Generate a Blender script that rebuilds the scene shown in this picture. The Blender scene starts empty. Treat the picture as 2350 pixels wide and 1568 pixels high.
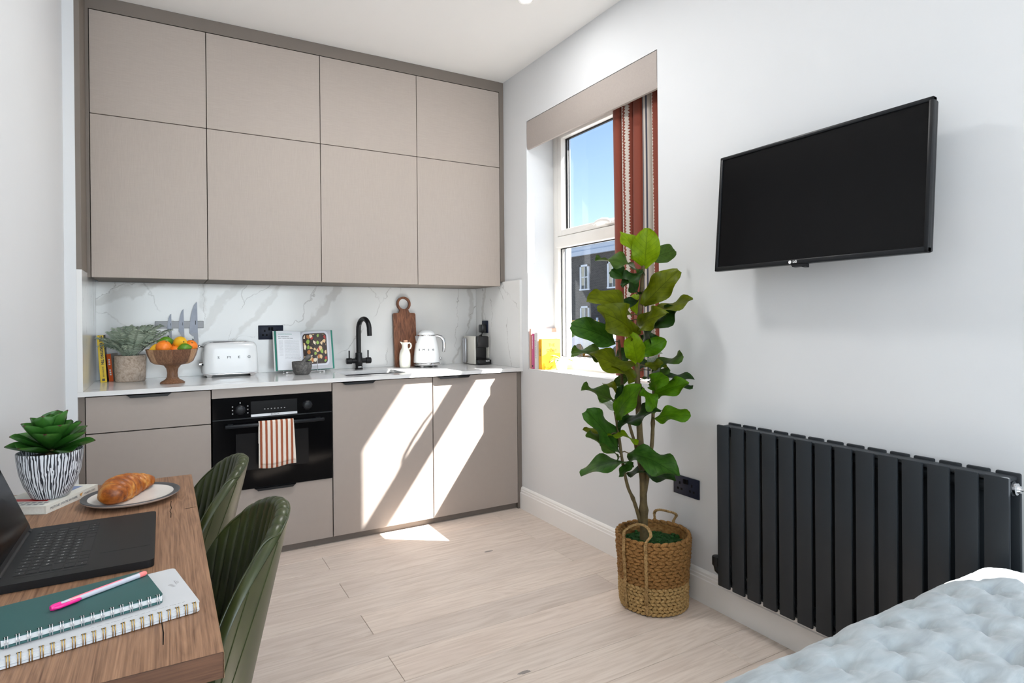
import bpy, bmesh, math, random
from mathutils import Vector, Matrix, noise as mnoise

S = bpy.context.scene
COL = S.collection
R = math.radians

# ------------------------------------------------------------------ camera
cam_d = bpy.data.cameras.new('camera')
cam = bpy.data.objects.new('camera', cam_d)
COL.objects.link(cam)
S.camera = cam
cam_d.sensor_fit = 'HORIZONTAL'
cam_d.sensor_width = 36.0
cam_d.lens = 1385.63 / 2350 * 36.0
cam_d.shift_y = -(784 - 736.72) / 2350
cam_d.clip_start = 0.02
cam_d.clip_end = 400
_yaw, _pit, _rol = R(29.96934), R(-0.14843), R(-0.50321)
_F = Vector((math.sin(_yaw), math.cos(_yaw), 0)); _R = Vector((math.cos(_yaw), -math.sin(_yaw), 0)); _U = Vector((0, 0, 1))
_F2 = _F * math.cos(_pit) + _U * math.sin(_pit); _U2 = _U * math.cos(_pit) - _F * math.sin(_pit)
_R3 = _R * math.cos(_rol) + _U2 * math.sin(_rol); _U3 = _U2 * math.cos(_rol) - _R * math.sin(_rol)
cam.matrix_world = Matrix(((_R3.x, _U3.x, -_F2.x, 0), (_R3.y, _U3.y, -_F2.y, 0), (_R3.z, _U3.z, -_F2.z, 1.24), (0, 0, 0, 1)))

# ------------------------------------------------------------------ world, sun, daylight, exposure
SUN_DIR = Vector((-1.4, 1.0, -1.96)).normalized()
W = bpy.data.worlds.new('sky'); S.world = W; W.use_nodes = True
wn = W.node_tree.nodes; wl = W.node_tree.links
bg = wn['Background']
sky = wn.new('ShaderNodeTexSky'); sky.sky_type = 'NISHITA'
sky.sun_disc = False
sky.sun_elevation = R(48.7); sky.sun_rotation = math.atan2(1.4, -1.0)
sky.altitude = 50; sky.air_density = 1.0; sky.dust_density = 0.6; sky.ozone_density = 1.0
wl.new(sky.outputs['Color'], bg.inputs['Color'])
bg.inputs['Strength'].default_value = 0.13

sd = bpy.data.lights.new('sun', 'SUN'); sd.energy = 18.0; sd.angle = R(0.6); sd.color = (1.0, 0.975, 0.95)
sun = bpy.data.objects.new('sun', sd); COL.objects.link(sun)
sun.rotation_euler = (-SUN_DIR).to_track_quat('Z', 'Y').to_euler()
sun.location = (6, -4, 8)

def area(name, loc, direction, sx, sy, power, color):
    d = bpy.data.lights.new(name, 'AREA'); d.shape = 'RECTANGLE'; d.size = sx; d.size_y = sy; d.energy = power; d.color = color
    o = bpy.data.objects.new(name, d); COL.objects.link(o)
    o.location = loc; o.rotation_euler = (-Vector(direction)).to_track_quat('Z', 'Y').to_euler()
    return o
# added fill lamp in an unseen opening of the rear wall, tilted upwards
area('rear_fill', (0.75, -2.62, 1.5), (-0.15, 1, 0.6), 2.3, 1.9, 60, (0.80, 0.91, 1.0))
# daylight entering through the second window of the right wall (outside the frame, beside the bed)
area('side_window_daylight', (2.42, 0.08, 1.75), (-1, 0, 0), 1.1, 1.5, 10, (0.88, 0.95, 1.0))

S.view_settings.view_transform = 'Standard'
S.view_settings.look = 'None'
S.view_settings.gamma = 1.0
S.view_settings.use_curve_mapping = False
S.view_settings.exposure = 0.92
try:
    S.cycles.use_denoising = True
    S.cycles.denoiser = 'OPENIMAGEDENOISE'
    S.cycles.use_adaptive_sampling = True
    S.cycles.adaptive_threshold = 0.06
    S.cycles.max_bounces = 8
    S.cycles.diffuse_bounces = 4
    S.cycles.glossy_bounces = 3
    S.cycles.transparent_max_bounces = 12
    S.cycles.caustics_reflective = False
    S.cycles.caustics_refractive = False
    S.cycles.sample_clamp_indirect = 6.0
except Exception:
    pass

# ------------------------------------------------------------------ material helpers
MATS = {}
def lin(c):
    return tuple((v / 12.92 if v <= 0.04045 else ((v + 0.055) / 1.055) ** 2.4) for v in [x / 255 for x in c])
class NT:
    def __init__(s, name):
        s.m = bpy.data.materials.new(name); s.m.use_nodes = True
        s.t = s.m.node_tree; s.n = s.t.nodes; s.l = s.t.links
        s.b = s.n['Principled BSDF']; s.out = s.n['Material Output']
        MATS[name] = s.m
    def new(s, t, **kw):
        n = s.n.new(t)
        for k, v in kw.items(): setattr(n, k, v)
        return n
    def link(s, a, b): s.l.new(a, b)
    def math(s, op, a, b=None, c=None, clamp=False):
        n = s.n.new('ShaderNodeMath'); n.operation = op; n.use_clamp = clamp
        for i, v in enumerate((a, b, c)):
            if v is None: continue
            if isinstance(v, (int, float)): n.inputs[i].default_value = v
            else: s.l.new(v, n.inputs[i])
        return n.outputs[0]
    def vmath(s, op, a, b=None, scale=None):
        n = s.n.new('ShaderNodeVectorMath'); n.operation = op
        for i, v in enumerate((a, b)):
            if v is None: continue
            if isinstance(v, (tuple, list, Vector)): n.inputs[i].default_value = v
            else: s.l.new(v, n.inputs[i])
        if scale is not None:
            if isinstance(scale, (int, float)): n.inputs['Scale'].default_value = scale
            else: s.l.new(scale, n.inputs['Scale'])
        return n.outputs['Value'] if op in ('DOT_PRODUCT', 'LENGTH', 'DISTANCE') else n.outputs['Vector']
    def coord(s, kind='Object', scale=(1, 1, 1), rot=(0, 0, 0), loc=(0, 0, 0)):
        tc = s.n.new('ShaderNodeTexCoord'); mp = s.n.new('ShaderNodeMapping')
        mp.inputs['Scale'].default_value = scale; mp.inputs['Rotation'].default_value = rot; mp.inputs['Location'].default_value = loc
        s.l.new(tc.outputs[kind], mp.inputs['Vector']); return mp.outputs['Vector']
    def noise(s, vec, scale, detail=4, rough=0.55, dist=0.0):
        n = s.n.new('ShaderNodeTexNoise'); n.inputs['Scale'].default_value = scale; n.inputs['Detail'].default_value = detail
        n.inputs['Roughness'].default_value = rough; n.inputs['Distortion'].default_value = dist
        if vec is not None: s.l.new(vec, n.inputs['Vector'])
        return n
    def ramp(s, fac, stops, interp='LINEAR'):
        n = s.n.new('ShaderNodeValToRGB'); n.color_ramp.interpolation = interp
        el = n.color_ramp.elements
        while len(el) > 1: el.remove(el[-1])
        el[0].position = stops[0][0]; el[0].color = (*stops[0][1], 1)
        for p, c in stops[1:]:
            e = el.new(p); e.color = (*c, 1)
        s.l.new(fac, n.inputs['Fac']); return n.outputs['Color']
    def mix(s, fac, a, b, blend='MIX'):
        n = s.n.new('ShaderNodeMix'); n.data_type = 'RGBA'; n.blend_type = blend
        for k, v in (('Factor', fac), ('A', a), ('B', b)):
            i = {'Factor': 0, 'A': 6, 'B': 7}[k]
            if isinstance(v, (int, float)): n.inputs[i].default_value = v
            elif isinstance(v, (tuple, list)): n.inputs[i].default_value = (*v[:3], 1)
            else: s.l.new(v, n.inputs[i])
        return n.outputs[2]
    def bump(s, h, strength=0.2, dist=0.01):
        n = s.n.new('ShaderNodeBump'); n.inputs['Strength'].default_value = strength; n.inputs['Distance'].default_value = dist
        s.l.new(h, n.inputs['Height']); s.l.new(n.outputs['Normal'], s.b.inputs['Normal'])
    def base(s, c):
        if isinstance(c, (tuple, list)): s.b.inputs['Base Color'].default_value = (*c[:3], 1)
        else: s.l.new(c, s.b.inputs['Base Color'])
    def set(s, rough=None, metal=None, spec=None, coat=None, coatr=None, sheen=None, trans=None, ior=None):
        I = s.b.inputs
        if rough is not None: I['Roughness'].default_value = rough
        if metal is not None: I['Metallic'].default_value = metal
        if spec is not None: I['Specular IOR Level'].default_value = spec
        if coat is not None: I['Coat Weight'].default_value = coat
        if coatr is not None: I['Coat Roughness'].default_value = coatr
        if sheen is not None: I['Sheen Weight'].default_value = sheen
        if trans is not None: I['Transmission Weight'].default_value = trans
        if ior is not None: I['IOR'].default_value = ior

def plain(name, c, rough=0.5, metal=0.0, spec=0.5, var=0.06, vscale=8.0, bump=0.0, bscale=60.0, coat=0.0, sheen=0.0, bdist=0.004):
    """a solid colour with faint procedural variation"""
    t = NT(name)
    v = t.coord('Object')
    n = t.noise(v, vscale, 3)
    a = tuple(x * (1 - var) for x in c); b = tuple(min(1, x * (1 + var)) for x in c)
    t.base(t.ramp(n.outputs['Fac'], [(0.3, a), (0.7, b)]))
    t.set(rough=rough, metal=metal, spec=spec, coat=coat, sheen=sheen)
    if bump > 0:
        n2 = t.noise(v, bscale, 4)
        t.bump(n2.outputs['Fac'], bump, bdist)
    return t.m

def M(name): return MATS[name]

# ------------------------------------------------------------------ mesh helpers
class MB:
    """collects vertices and faces of ONE mesh"""
    def __init__(s): s.v = []; s.f = []; s.uv = None
    def add(s, v, f):
        o = len(s.v); s.v += [tuple(p) for p in v]; s.f += [tuple(i + o for i in q) for q in f]; return s
    def box(s, x0, x1, y0, y1, z0, z1):
        if x0 > x1: x0, x1 = x1, x0
        if y0 > y1: y0, y1 = y1, y0
        if z0 > z1: z0, z1 = z1, z0
        return s.add([(x0, y0, z0), (x1, y0, z0), (x1, y1, z0), (x0, y1, z0), (x0, y0, z1), (x1, y0, z1), (x1, y1, z1), (x0, y1, z1)],
                     [(0, 3, 2, 1), (4, 5, 6, 7), (0, 1, 5, 4), (1, 2, 6, 5), (2, 3, 7, 6), (3, 0, 4, 7)])
    def bbox(s, x0, x1, y0, y1, z0, z1, b=0.002, seg=2):
        """bevelled box"""
        bm = bmesh.new(); m = MB().box(x0, x1, y0, y1, z0, z1)
        vs = [bm.verts.new(p) for p in m.v]
        for q in m.f: bm.faces.new([vs[i] for i in q])
        bmesh.ops.bevel(bm, geom=list(bm.edges), offset=b, segments=seg, profile=0.5, affect='EDGES')
        bm.verts.index_update()
        r = s.add([tuple(v.co) for v in bm.verts], [tuple(v.index for v in f.verts) for f in bm.faces]); bm.free(); return r
    def lathe(s, prof, n=32, c=(0, 0, 0), closed_top=False, closed_bot=False, sx=1, sy=1):
        o = []
        for r, z in prof:
            for i in range(n):
                a = 2 * math.pi * i / n
                o.append((c[0] + r * math.cos(a) * sx, c[1] + r * math.sin(a) * sy, c[2] + z))
        f = []
        for j in range(len(prof) - 1):
            for i in range(n):
                k = (i + 1) % n
                f.append((j * n + i, j * n + k, (j + 1) * n + k, (j + 1) * n + i))
        if closed_bot: f.append(tuple(reversed(range(n))))
        if closed_top: f.append(tuple((len(prof) - 1) * n + i for i in range(n)))
        return s.add(o, f)
    def tube(s, pts, rad, n=10, cap=True):
        """sweep a circle along pts; rad is a number or list"""
        pts = [Vector(p) for p in pts]; N = len(pts)
        if not isinstance(rad, (list, tuple)): rad = [rad] * N
        o = []; up = None
        for i, p in enumerate(pts):
            d = (pts[min(i + 1, N - 1)] - pts[max(i - 1, 0)]).normalized()
            if up is None:
                up = Vector((0, 0, 1)) if abs(d.z) < 0.9 else Vector((1, 0, 0))
            x = up.cross(d)
            if x.length < 1e-6: x = Vector((1, 0, 0)).cross(d)
            x.normalize(); y = d.cross(x).normalized(); up = y
            for k in range(n):
                a = 2 * math.pi * k / n
                o.append(p + x * math.cos(a) * rad[i] + y * math.sin(a) * rad[i])
        f = []
        for j in range(N - 1):
            for k in range(n):
                k2 = (k + 1) % n
                f.append((j * n + k, j * n + k2, (j + 1) * n + k2, (j + 1) * n + k))
        if cap:
            f.append(tuple(reversed(range(n)))); f.append(tuple((N - 1) * n + k for k in range(n)))
        return s.add(o, f)
    def cyl(s, a, b, r, n=16, r2=None):
        return s.tube([a, b], [r, r if r2 is None else r2], n)
    def sphere(s, c, r, nu=20, nv=12, sx=1, sy=1, sz=1):
        prof = [(max(1e-5, r * math.sin(math.pi * j / nv)), -r * math.cos(math.pi * j / nv) * sz) for j in range(nv + 1)]
        return s.lathe(prof, nu, c, sx=sx, sy=sy)
    def grid(s, fn, nu, nv, wrap=False):
        o = [fn(i / (nu if wrap else nu), j / nv) for j in range(nv + 1) for i in range(nu + (0 if wrap else 1))]
        w = nu if wrap else nu + 1
        f = []
        for j in range(nv):
            for i in range(nu):
                k = (i + 1) % w if wrap else i + 1
                f.append((j * w + i, j * w + k, (j + 1) * w + k, (j + 1) * w + i))
        return s.add(o, f)
    def prism(s, poly, axis, a, b):
        """extrude a 2-D polygon along an axis ('x','y','z') from a to b"""
        def P(p, t):
            return {'x': (t, p[0], p[1]), 'y': (p[0], t, p[1]), 'z': (p[0], p[1], t)}[axis]
        n = len(poly)
        return s.add([P(p, a) for p in poly] + [P(p, b) for p in poly],
                     [tuple(range(n)), tuple(reversed(range(n, 2 * n)))] + [(i, i + n, (i + 1) % n + n, (i + 1) % n) for i in range(n)])
    def xf(s, mat):
        s.v = [tuple(mat @ Vector(p)) for p in s.v]; return s
    def mesh(s, name):
        me = bpy.data.meshes.new(name); me.from_pydata(s.v, [], s.f); me.validate()
        bm = bmesh.new(); bm.from_mesh(me)
        bmesh.ops.recalc_face_normals(bm, faces=bm.faces); bm.to_mesh(me); bm.free()
        return me

def obj(name, mb, mat, parent=None, smooth=False, world=True, angle=40):
    """link a mesh as one object; world coordinates unless world=False (then local to the parent)"""
    if isinstance(mb, MB):
        if parent is not None and world:
            o0 = parent.matrix_world.translation if parent.parent else parent.location
            off = Vector(parent.location); pp = parent.parent
            while pp: off = off + Vector(pp.location); pp = pp.parent
            mb.v = [(p[0] - off.x, p[1] - off.y, p[2] - off.z) for p in mb.v]
        me = mb.mesh(name)
    else: me = mb
    if isinstance(mat, str): mat = MATS[mat]
    if mat and not me.materials: me.materials.append(mat)
    o = bpy.data.objects.new(name, me); COL.objects.link(o)
    if parent is not None: o.parent = parent
    if smooth:
        for p in me.polygons: p.use_smooth = True
        if angle < 180:
            try:
                me.set_sharp_from_angle(angle=R(angle))
            except Exception: pass
    return o
def thing(name, label, cat, loc=(0, 0, 0), rotz=0.0, group=None):
    o = bpy.data.objects.new(name, None); COL.objects.link(o)
    o.empty_display_size = 0.05
    o.location = loc; o.rotation_euler = (0, 0, rotz); tag(o, label, cat, group); return o
def tag(o, label, cat, group=None):
    o['label'] = label; o['category'] = cat
    if group: o['group'] = group
    return o
def struct(name, mb, mat, smooth=False, label=None):
    o = obj(name, mb, mat, None, smooth); o['kind'] = 'structure'
    if label: o['label'] = label
    return o
def sobj(name, loc=(0, 0, 0), label=None):
    o = bpy.data.objects.new(name, None); COL.objects.link(o); o.location = loc; o['kind'] = 'structure'
    if label: o['label'] = label
    return o
def inst(src, parent, loc=(0, 0, 0), rot=(0, 0, 0), scale=(1, 1, 1)):
    c = src.copy(); COL.objects.link(c); c.parent = parent; c.location = loc; c.rotation_euler = rot; c.scale = scale; return c
def lettering(body, size, origin, right, up, mat, parent, name='lettering', depth=0.0004, align='CENTER', sx=1.0, spacing=1.0, bold=0.0, world=True):
    """flat raised letters standing in the plane spanned by right/up at origin"""
    cu = bpy.data.curves.new('txt', 'FONT'); cu.body = body; cu.size = size; cu.align_x = align; cu.align_y = 'CENTER'
    cu.extrude = depth; cu.space_character = spacing; cu.offset = bold; cu.resolution_u = 2
    to = bpy.data.objects.new('txt', cu); COL.objects.link(to)
    dg = bpy.context.evaluated_depsgraph_get(); dg.update()
    me = bpy.data.meshes.new_from_object(to.evaluated_get(dg)); me.name = name
    bpy.data.objects.remove(to, do_unlink=True)
    r = Vector(right).normalized(); u = Vector(up).normalized(); n = r.cross(u)
    off = Vector(origin)
    if parent is not None and world:
        pp = parent
        while pp: off = off - Vector(pp.location); pp = pp.parent
    for v in me.vertices:
        c = v.co; v.co = off + r * (c.x * sx) + u * c.y + n * c.z
    me.materials.clear()
    return obj(name, me, mat, parent)
def rotm(axis, deg, piv=(0, 0, 0)):
    return Matrix.Translation(piv) @ Matrix.Rotation(R(deg), 4, axis) @ Matrix.Translation(-Vector(piv))
# ------------------------------------------------------------------ materials
plain('wall_paint', lin((218, 220, 222)), rough=0.75, var=0.008, vscale=3, bump=0.02, bscale=180, spec=0.25)
plain('ceiling_paint', lin((244, 243, 241)), rough=0.85, var=0.006, vscale=2, spec=0.2)
plain('white_gloss', lin((242, 241, 239)), rough=0.35, var=0.01)
plain('upvc', lin((236, 233, 228)), rough=0.32, var=0.01)
plain('rubber_black', (0.006, 0.006, 0.007), rough=0.7)
plain('black_metal', (0.008, 0.008, 0.009), rough=0.38, spec=0.3)
plain('badge_metal', (0.07, 0.07, 0.075), rough=0.4, metal=0.3)
plain('sink_black', (0.012, 0.012, 0.013), rough=0.5, spec=0.2)
plain('gap_dark', (0.012, 0.010, 0.009), rough=0.9, spec=0.1)
plain('taupe_panel', lin((122, 113, 105)), rough=0.55, var=0.02, spec=0.3)
plain('taupe_front', lin((164, 153, 145)), rough=0.42, var=0.012, spec=0.35, vscale=30)
plain('chrome', (0.78, 0.78, 0.79), rough=0.12, metal=1.0)
plain('steel', (0.50, 0.50, 0.52), rough=0.30, metal=1.0, var=0.05)
plain('dark_letter', (0.03, 0.03, 0.035), rough=0.5)
plain('white_letter', (0.80, 0.80, 0.80), rough=0.5)
plain('grey_letter', (0.30, 0.30, 0.30), rough=0.5)
plain('socket_navy', lin((28, 34, 52)), rough=0.4, var=0.03, spec=0.2)
plain('socket_black', (0.003, 0.003, 0.004), rough=0.6, spec=0.1)
plain('appliance_white', lin((236, 238, 239)), rough=0.2, var=0.004, spec=0.35)
plain('radiator_paint', lin((38, 42, 46)), rough=0.45, var=0.03, spec=0.28)
plain('tv_plastic', (0.010, 0.011, 0.013), rough=0.35, spec=0.25)
plain('laptop_body', lin((28, 28, 29)), rough=0.45, metal=0.1, var=0.02, spec=0.3)
plain('key_black', (0.010, 0.010, 0.011), rough=0.55)
plain('pot_green_white', lin((232, 234, 226)), rough=0.4, var=0.01)
plain('soil', (0.03, 0.02, 0.012), rough=0.95, var=0.3, vscale=60, bump=0.6, bscale=90)
plain('cork', lin((214, 168, 140)), rough=0.8, var=0.15, vscale=90)
plain('jug_ceramic', lin((221, 220, 209)), rough=0.22, var=0.03, vscale=18)
plain('page_white', lin((210, 212, 216)), rough=0.7, var=0.01)
plain('page_edge', lin((226, 222, 212)), rough=0.8, var=0.05, vscale=200)
plain('book_teal', lin((18, 128, 110)), rough=0.5)
plain('book_yellow', lin((232, 196, 10)), rough=0.4, var=0.02)
plain('book_black', (0.012, 0.011, 0.010), rough=0.45)
plain('book_orange', lin((222, 96, 40)), rough=0.45, var=0.03)
plain('book_grey', lin((170, 164, 156)), rough=0.6, var=0.03)
plain('book_salmon', lin((222, 164, 146)), rough=0.5, var=0.02)
plain('book_pink', lin((214, 100, 150)), rough=0.45, var=0.02)
plain('book_white', lin((228, 226, 224)), rough=0.5, var=0.01)
plain('book_amber', lin((252, 180, 24)), rough=0.45, var=0.02)
plain('book_lemon', lin((252, 220, 70)), rough=0.45, var=0.02)
plain('book_ivory', lin((226, 224, 214)), rough=0.5, var=0.02)
plain('print_red', lin((196, 30, 34)), rough=0.5)
plain('print_blue', lin((120, 138, 178)), rough=0.5)
plain('print_orange', lin((214, 158, 84)), rough=0.5)
plain('notebook_green', lin((44, 88, 86)), rough=0.6, var=0.02, bump=0.05, bscale=300)
plain('notebook_white', lin((204, 206, 208)), rough=0.6, var=0.01)
plain('gold', lin((196, 160, 88)), rough=0.28, metal=1.0)
plain('wire_silver', (0.75, 0.75, 0.78), rough=0.2, metal=1.0)
plain('pen_pink', lin((240, 40, 140)), rough=0.3, var=0.02)
plain('pen_pale', lin((236, 170, 178)), rough=0.25, var=0.02)
plain('pen_ink', lin((250, 120, 140)), rough=0.3, var=0.02)
plain('pen_clear', lin((196, 196, 206)), rough=0.15, var=0.02)
plain('pen_coral', lin((248, 132, 128)), rough=0.3)
plain('pelmet_fabric', lin((172, 163, 157)), rough=0.85, var=0.03, vscale=120, bump=0.1, bscale=500, spec=0.2)
plain('trunk_bark', lin((92, 78, 48)), rough=0.85, var=0.3, vscale=40, bump=0.5, bscale=120)
plain('moss', lin((20, 66, 14)), rough=0.95, var=0.5, vscale=120, bump=0.6, bscale=160)
plain('coffee_panel', lin((216, 214, 206)), rough=0.45, var=0.02)
plain('coffee_black', (0.012, 0.012, 0.013), rough=0.25)
plain('plate_clay', lin((196, 180, 168)), rough=0.5, var=0.04)
plain('plate_white', lin((226, 222, 216)), rough=0.25, var=0.02)
plain('plate_rim', lin((72, 74, 78)), rough=0.3, var=0.15, vscale=40)
plain('lemon_skin', lin((246, 190, 40)), rough=0.4, var=0.05, vscale=20, bump=0.15, bscale=220)
plain('orange_skin', lin((246, 132, 34)), rough=0.4, var=0.06, vscale=20, bump=0.2, bscale=220)
plain('lime_skin', lin((92, 140, 34)), rough=0.35, var=0.18, vscale=18, bump=0.12, bscale=200)
plain('fruit_stem', lin((86, 84, 40)), rough=0.8)
plain('tarmac', lin((120, 120, 122)), rough=0.95, var=0.1, vscale=1.5)
plain('pavement', lin((176, 174, 170)), rough=0.9, var=0.06, vscale=1)
plain('stucco_blue', lin((196, 206, 222)), rough=0.8, var=0.03)
plain('window_white', lin((222, 226, 234)), rough=0.5, var=0.01)
plain('interior_blind', lin((196, 190, 170)), rough=0.8)
plain('hoarding_yellow', lin((232, 190, 110)), rough=0.7, var=0.1)
plain('hedge_green', lin((120, 170, 90)), rough=0.9, var=0.3, vscale=20)
plain('car_white', lin((214, 220, 230)), rough=0.3)
plain('leather_leg', (0.01, 0.01, 0.01), rough=0.5)

def door_mat(name, stretch):
    t = NT(name); v = t.coord('Object', stretch)
    v2 = t.coord('Object', (stretch[2], stretch[1], stretch[0]))
    n1 = t.noise(v, 1.0, 5, 0.7); n2 = t.noise(v2, 1.0, 4, 0.7)
    s = t.math('ADD', t.math('MULTIPLY', n1.outputs['Fac'], 0.7), t.math('MULTIPLY', n2.outputs['Fac'], 0.3))
    c = lin((174, 163, 154))
    t.base(t.ramp(s, [(0.35, tuple(x * 0.93 for x in c)), (0.65, tuple(x * 1.05 for x in c))]))
    t.set(rough=0.5, spec=0.35); t.bump(s, 0.12, 0.002)
door_mat('linen_h', (14, 14, 420)); door_mat('linen_v', (420, 14, 14))

def wood(name, dark, light, along='y', scale=1.0, rough=0.45, ring=0.55, bumpv=0.15):
    t = NT(name)
    k = {'x': (1.0, 9, 9), 'y': (9, 1.0, 9), 'z': (9, 9, 1.0)}[along]
    v = t.coord('Object', tuple(q * scale for q in k))
    big = t.noise(v, 1.1, 3, 0.5, 0.6)
    fine = t.noise(t.coord('Object', tuple(q * scale * 9 if q > 1 else q * scale * 1.6 for q in k)), 1.0, 6, 0.65, 0.2)
    rings = t.math('FRACT', t.math('MULTIPLY', big.outputs['Fac'], 7.0))
    rings = t.math('PINGPONG', rings, 0.5)
    s = t.math('ADD', t.math('MULTIPLY', rings, ring), t.math('MULTIPLY', fine.outputs['Fac'], 0.75 + (0.55 - ring) * 0.6))
    t.base(t.ramp(s, [(0.28, dark), (0.5, tuple((a + b) / 2 for a, b in zip(dark, light))), (0.75, light)]))
    t.set(rough=rough, spec=0.35); t.bump(s, bumpv, 0.002); return t
wood('table_oak', lin((92, 62, 44)), lin((174, 134, 104)), 'y', 2.6, ring=0.22)
wood('table_oak_end', lin((58, 36, 24)), lin((104, 72, 52)), 'x', 2.6, ring=0.3)
wood('table_edge', lin((120, 88, 64)), lin((164, 126, 94)), 'y', 2.6, ring=0.3)
wood('walnut', lin((84, 50, 34)), lin((150, 98, 70)), 'z', 3.0)
wood('acacia', lin((100, 68, 48)), lin((156, 116, 88)), 'z', 5.0)
wood('acacia_dark', lin((86, 56, 40)), lin((134, 96, 72)), 'z', 5.0)
wood('acacia_light', lin((150, 108, 78)), lin((206, 166, 128)), 'z', 5.0)

def floor_mat():
    t = NT('floor_oak')
    oi = t.new('ShaderNodeObjectInfo')
    rnd = oi.outputs['Random']
    off = t.new('ShaderNodeCombineXYZ')
    t.link(t.math('MULTIPLY', rnd, 37.0), off.inputs[0]); t.link(t.math('MULTIPLY', rnd, 91.0), off.inputs[1])
    v0 = t.vmath('ADD', t.coord('Object', (1, 1, 1)), off.outputs[0])
    def sc(a): return t.vmath('MULTIPLY', v0, a)
    big = t.noise(sc((0.9, 7, 1)), 1.4, 3, 0.5, 0.8)
    fine = t.noise(sc((3.0, 70, 1)), 1.0, 5, 0.65, 0.15)
    cloud = t.noise(sc((1.2, 3.5, 1)), 1.2, 2)
    rings = t.math('PINGPONG', t.math('FRACT', t.math('MULTIPLY', big.outputs['Fac'], 9.0)), 0.5)
    s = t.math('ADD', t.math('MULTIPLY', rings, 0.25), t.math('MULTIPLY', fine.outputs['Fac'], 0.8))
    c = t.ramp(s, [(0.25, lin((202, 187, 175))), (0.5, lin((224, 211, 201))), (0.75, lin((236, 225, 216)))])
    c = t.mix(t.math('MULTIPLY', t.math('SUBTRACT', cloud.outputs['Fac'], 0.45), 1.4, clamp=True), c, lin((204, 189, 180)))
    tint = t.ramp(rnd, [(0.0, (0.90, 0.89, 0.88)), (0.5, (1.0, 0.99, 0.97)), (1.0, (1.06, 1.03, 1.0))])
    c = t.mix(1.0, c, tint, 'MULTIPLY')
    vo = t.new('ShaderNodeTexVoronoi'); vo.voronoi_dimensions = '2D'; vo.inputs['Scale'].default_value = 1.0
    t.link(t.vmath('ADD', sc((2.2, 6.5, 1)), t.vmath('SCALE', fine.outputs['Color'], None, 0.15)), vo.inputs['Vector'])
    kn = t.math('LESS_THAN', vo.outputs['Distance'], 0.055)
    kr = t.math('GREATER_THAN', t.vmath('DOT_PRODUCT', vo.outputs['Color'], (1, 0, 0)), 0.88)
    c = t.mix(t.math('MULTIPLY', t.math('MULTIPLY', kn, kr), 0.7), c, lin((96, 92, 92)))
    t.base(c); t.set(rough=0.48, spec=0.35); t.bump(s, 0.06, 0.002)
floor_mat()

# marble: the veins are computed as a surface attribute on a fine grid (part of the stone itself)
import numpy as np
def marble_mat():
    t = NT('marble')
    g = t.new('ShaderNodeNewGeometry'); p = g.outputs['Position']
    at = t.new('ShaderNodeAttribute'); at.attribute_name = 'veins'
    sp = t.new('ShaderNodeSeparateColor'); t.link(at.outputs['Color'], sp.inputs[0])
    col = lin((228, 228, 227))
    cloud = t.noise(p, 2.5, 3)
    c = t.ramp(cloud.outputs['Fac'], [(0.3, tuple(x * 0.965 for x in col)), (0.7, col)])
    c = t.mix(t.math('MULTIPLY', sp.outputs[1], 0.85), c, lin((202, 200, 197)))
    c = t.mix(t.math('MULTIPLY', sp.outputs[0], 0.62), c, lin((132, 126, 122)))
    t.base(c); t.set(rough=0.14, spec=0.5)
marble_mat()
def _vnoise(x, y, f, seed):
    """cheap value noise with numpy"""
    rs = np.random.RandomState(seed); tab = rs.rand(257, 257)
    X = x * f + 50; Y = y * f + 50; xi = np.floor(X).astype(int); yi = np.floor(Y).astype(int); fx = X - xi; fy = Y - yi
    fx = fx * fx * (3 - 2 * fx); fy = fy * fy * (3 - 2 * fy); xi %= 256; yi %= 256
    return (tab[xi, yi] * (1 - fx) + tab[xi + 1, yi] * fx) * (1 - fy) + (tab[xi, yi + 1] * (1 - fx) + tab[xi + 1, yi + 1] * fx) * fy - 0.5
def slab_veins(me, a, b, veins, bands):
    """write the 'veins' point attribute from world axes a, b"""
    n = len(me.vertices); co = np.empty(n * 3); me.vertices.foreach_get('co', co); co = co.reshape(-1, 3)
    x, y = co[:, a].copy(), co[:, b].copy()
    qx = x + 0.032 * _vnoise(x, y, 9, 1) + 0.022 * _vnoise(x, y, 40, 2) + 0.006 * _vnoise(x, y, 150, 7)
    qy = y + 0.032 * _vnoise(x, y, 9, 3) + 0.022 * _vnoise(x, y, 40, 4) + 0.006 * _vnoise(x, y, 150, 8)
    def seg(p, q):
        bx, by = q[0] - p[0], q[1] - p[1]; L = max(bx * bx + by * by, 1e-9)
        h = np.clip(((qx - p[0]) * bx + (qy - p[1]) * by) / L, 0, 1)
        return np.hypot(qx - p[0] - h * bx, qy - p[1] - h * by), h
    d = np.full(n, 9.0)
    for pl in veins:
        for p, q in zip(pl, pl[1:]): d = np.minimum(d, seg(p, q)[0])
    f = np.clip(1 - d / 0.0034, 0, 1) * np.clip((_vnoise(x, y, 14, 5) + 0.32) * 2.2, 0, 1)
    e = np.full(n, 9.0)
    for p, q, wa, wb in bands:
        dd, h = seg(p, q); e = np.minimum(e, dd - (wa + (wb - wa) * h))
    g = np.clip((0.006 - e) / 0.012, 0, 1)
    col = np.zeros((n, 4)); col[:, 0] = f; col[:, 1] = g; col[:, 3] = 1
    at = me.attributes.new('veins', 'FLOAT_COLOR', 'POINT'); at.data.foreach_set('color', col.ravel())
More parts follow.
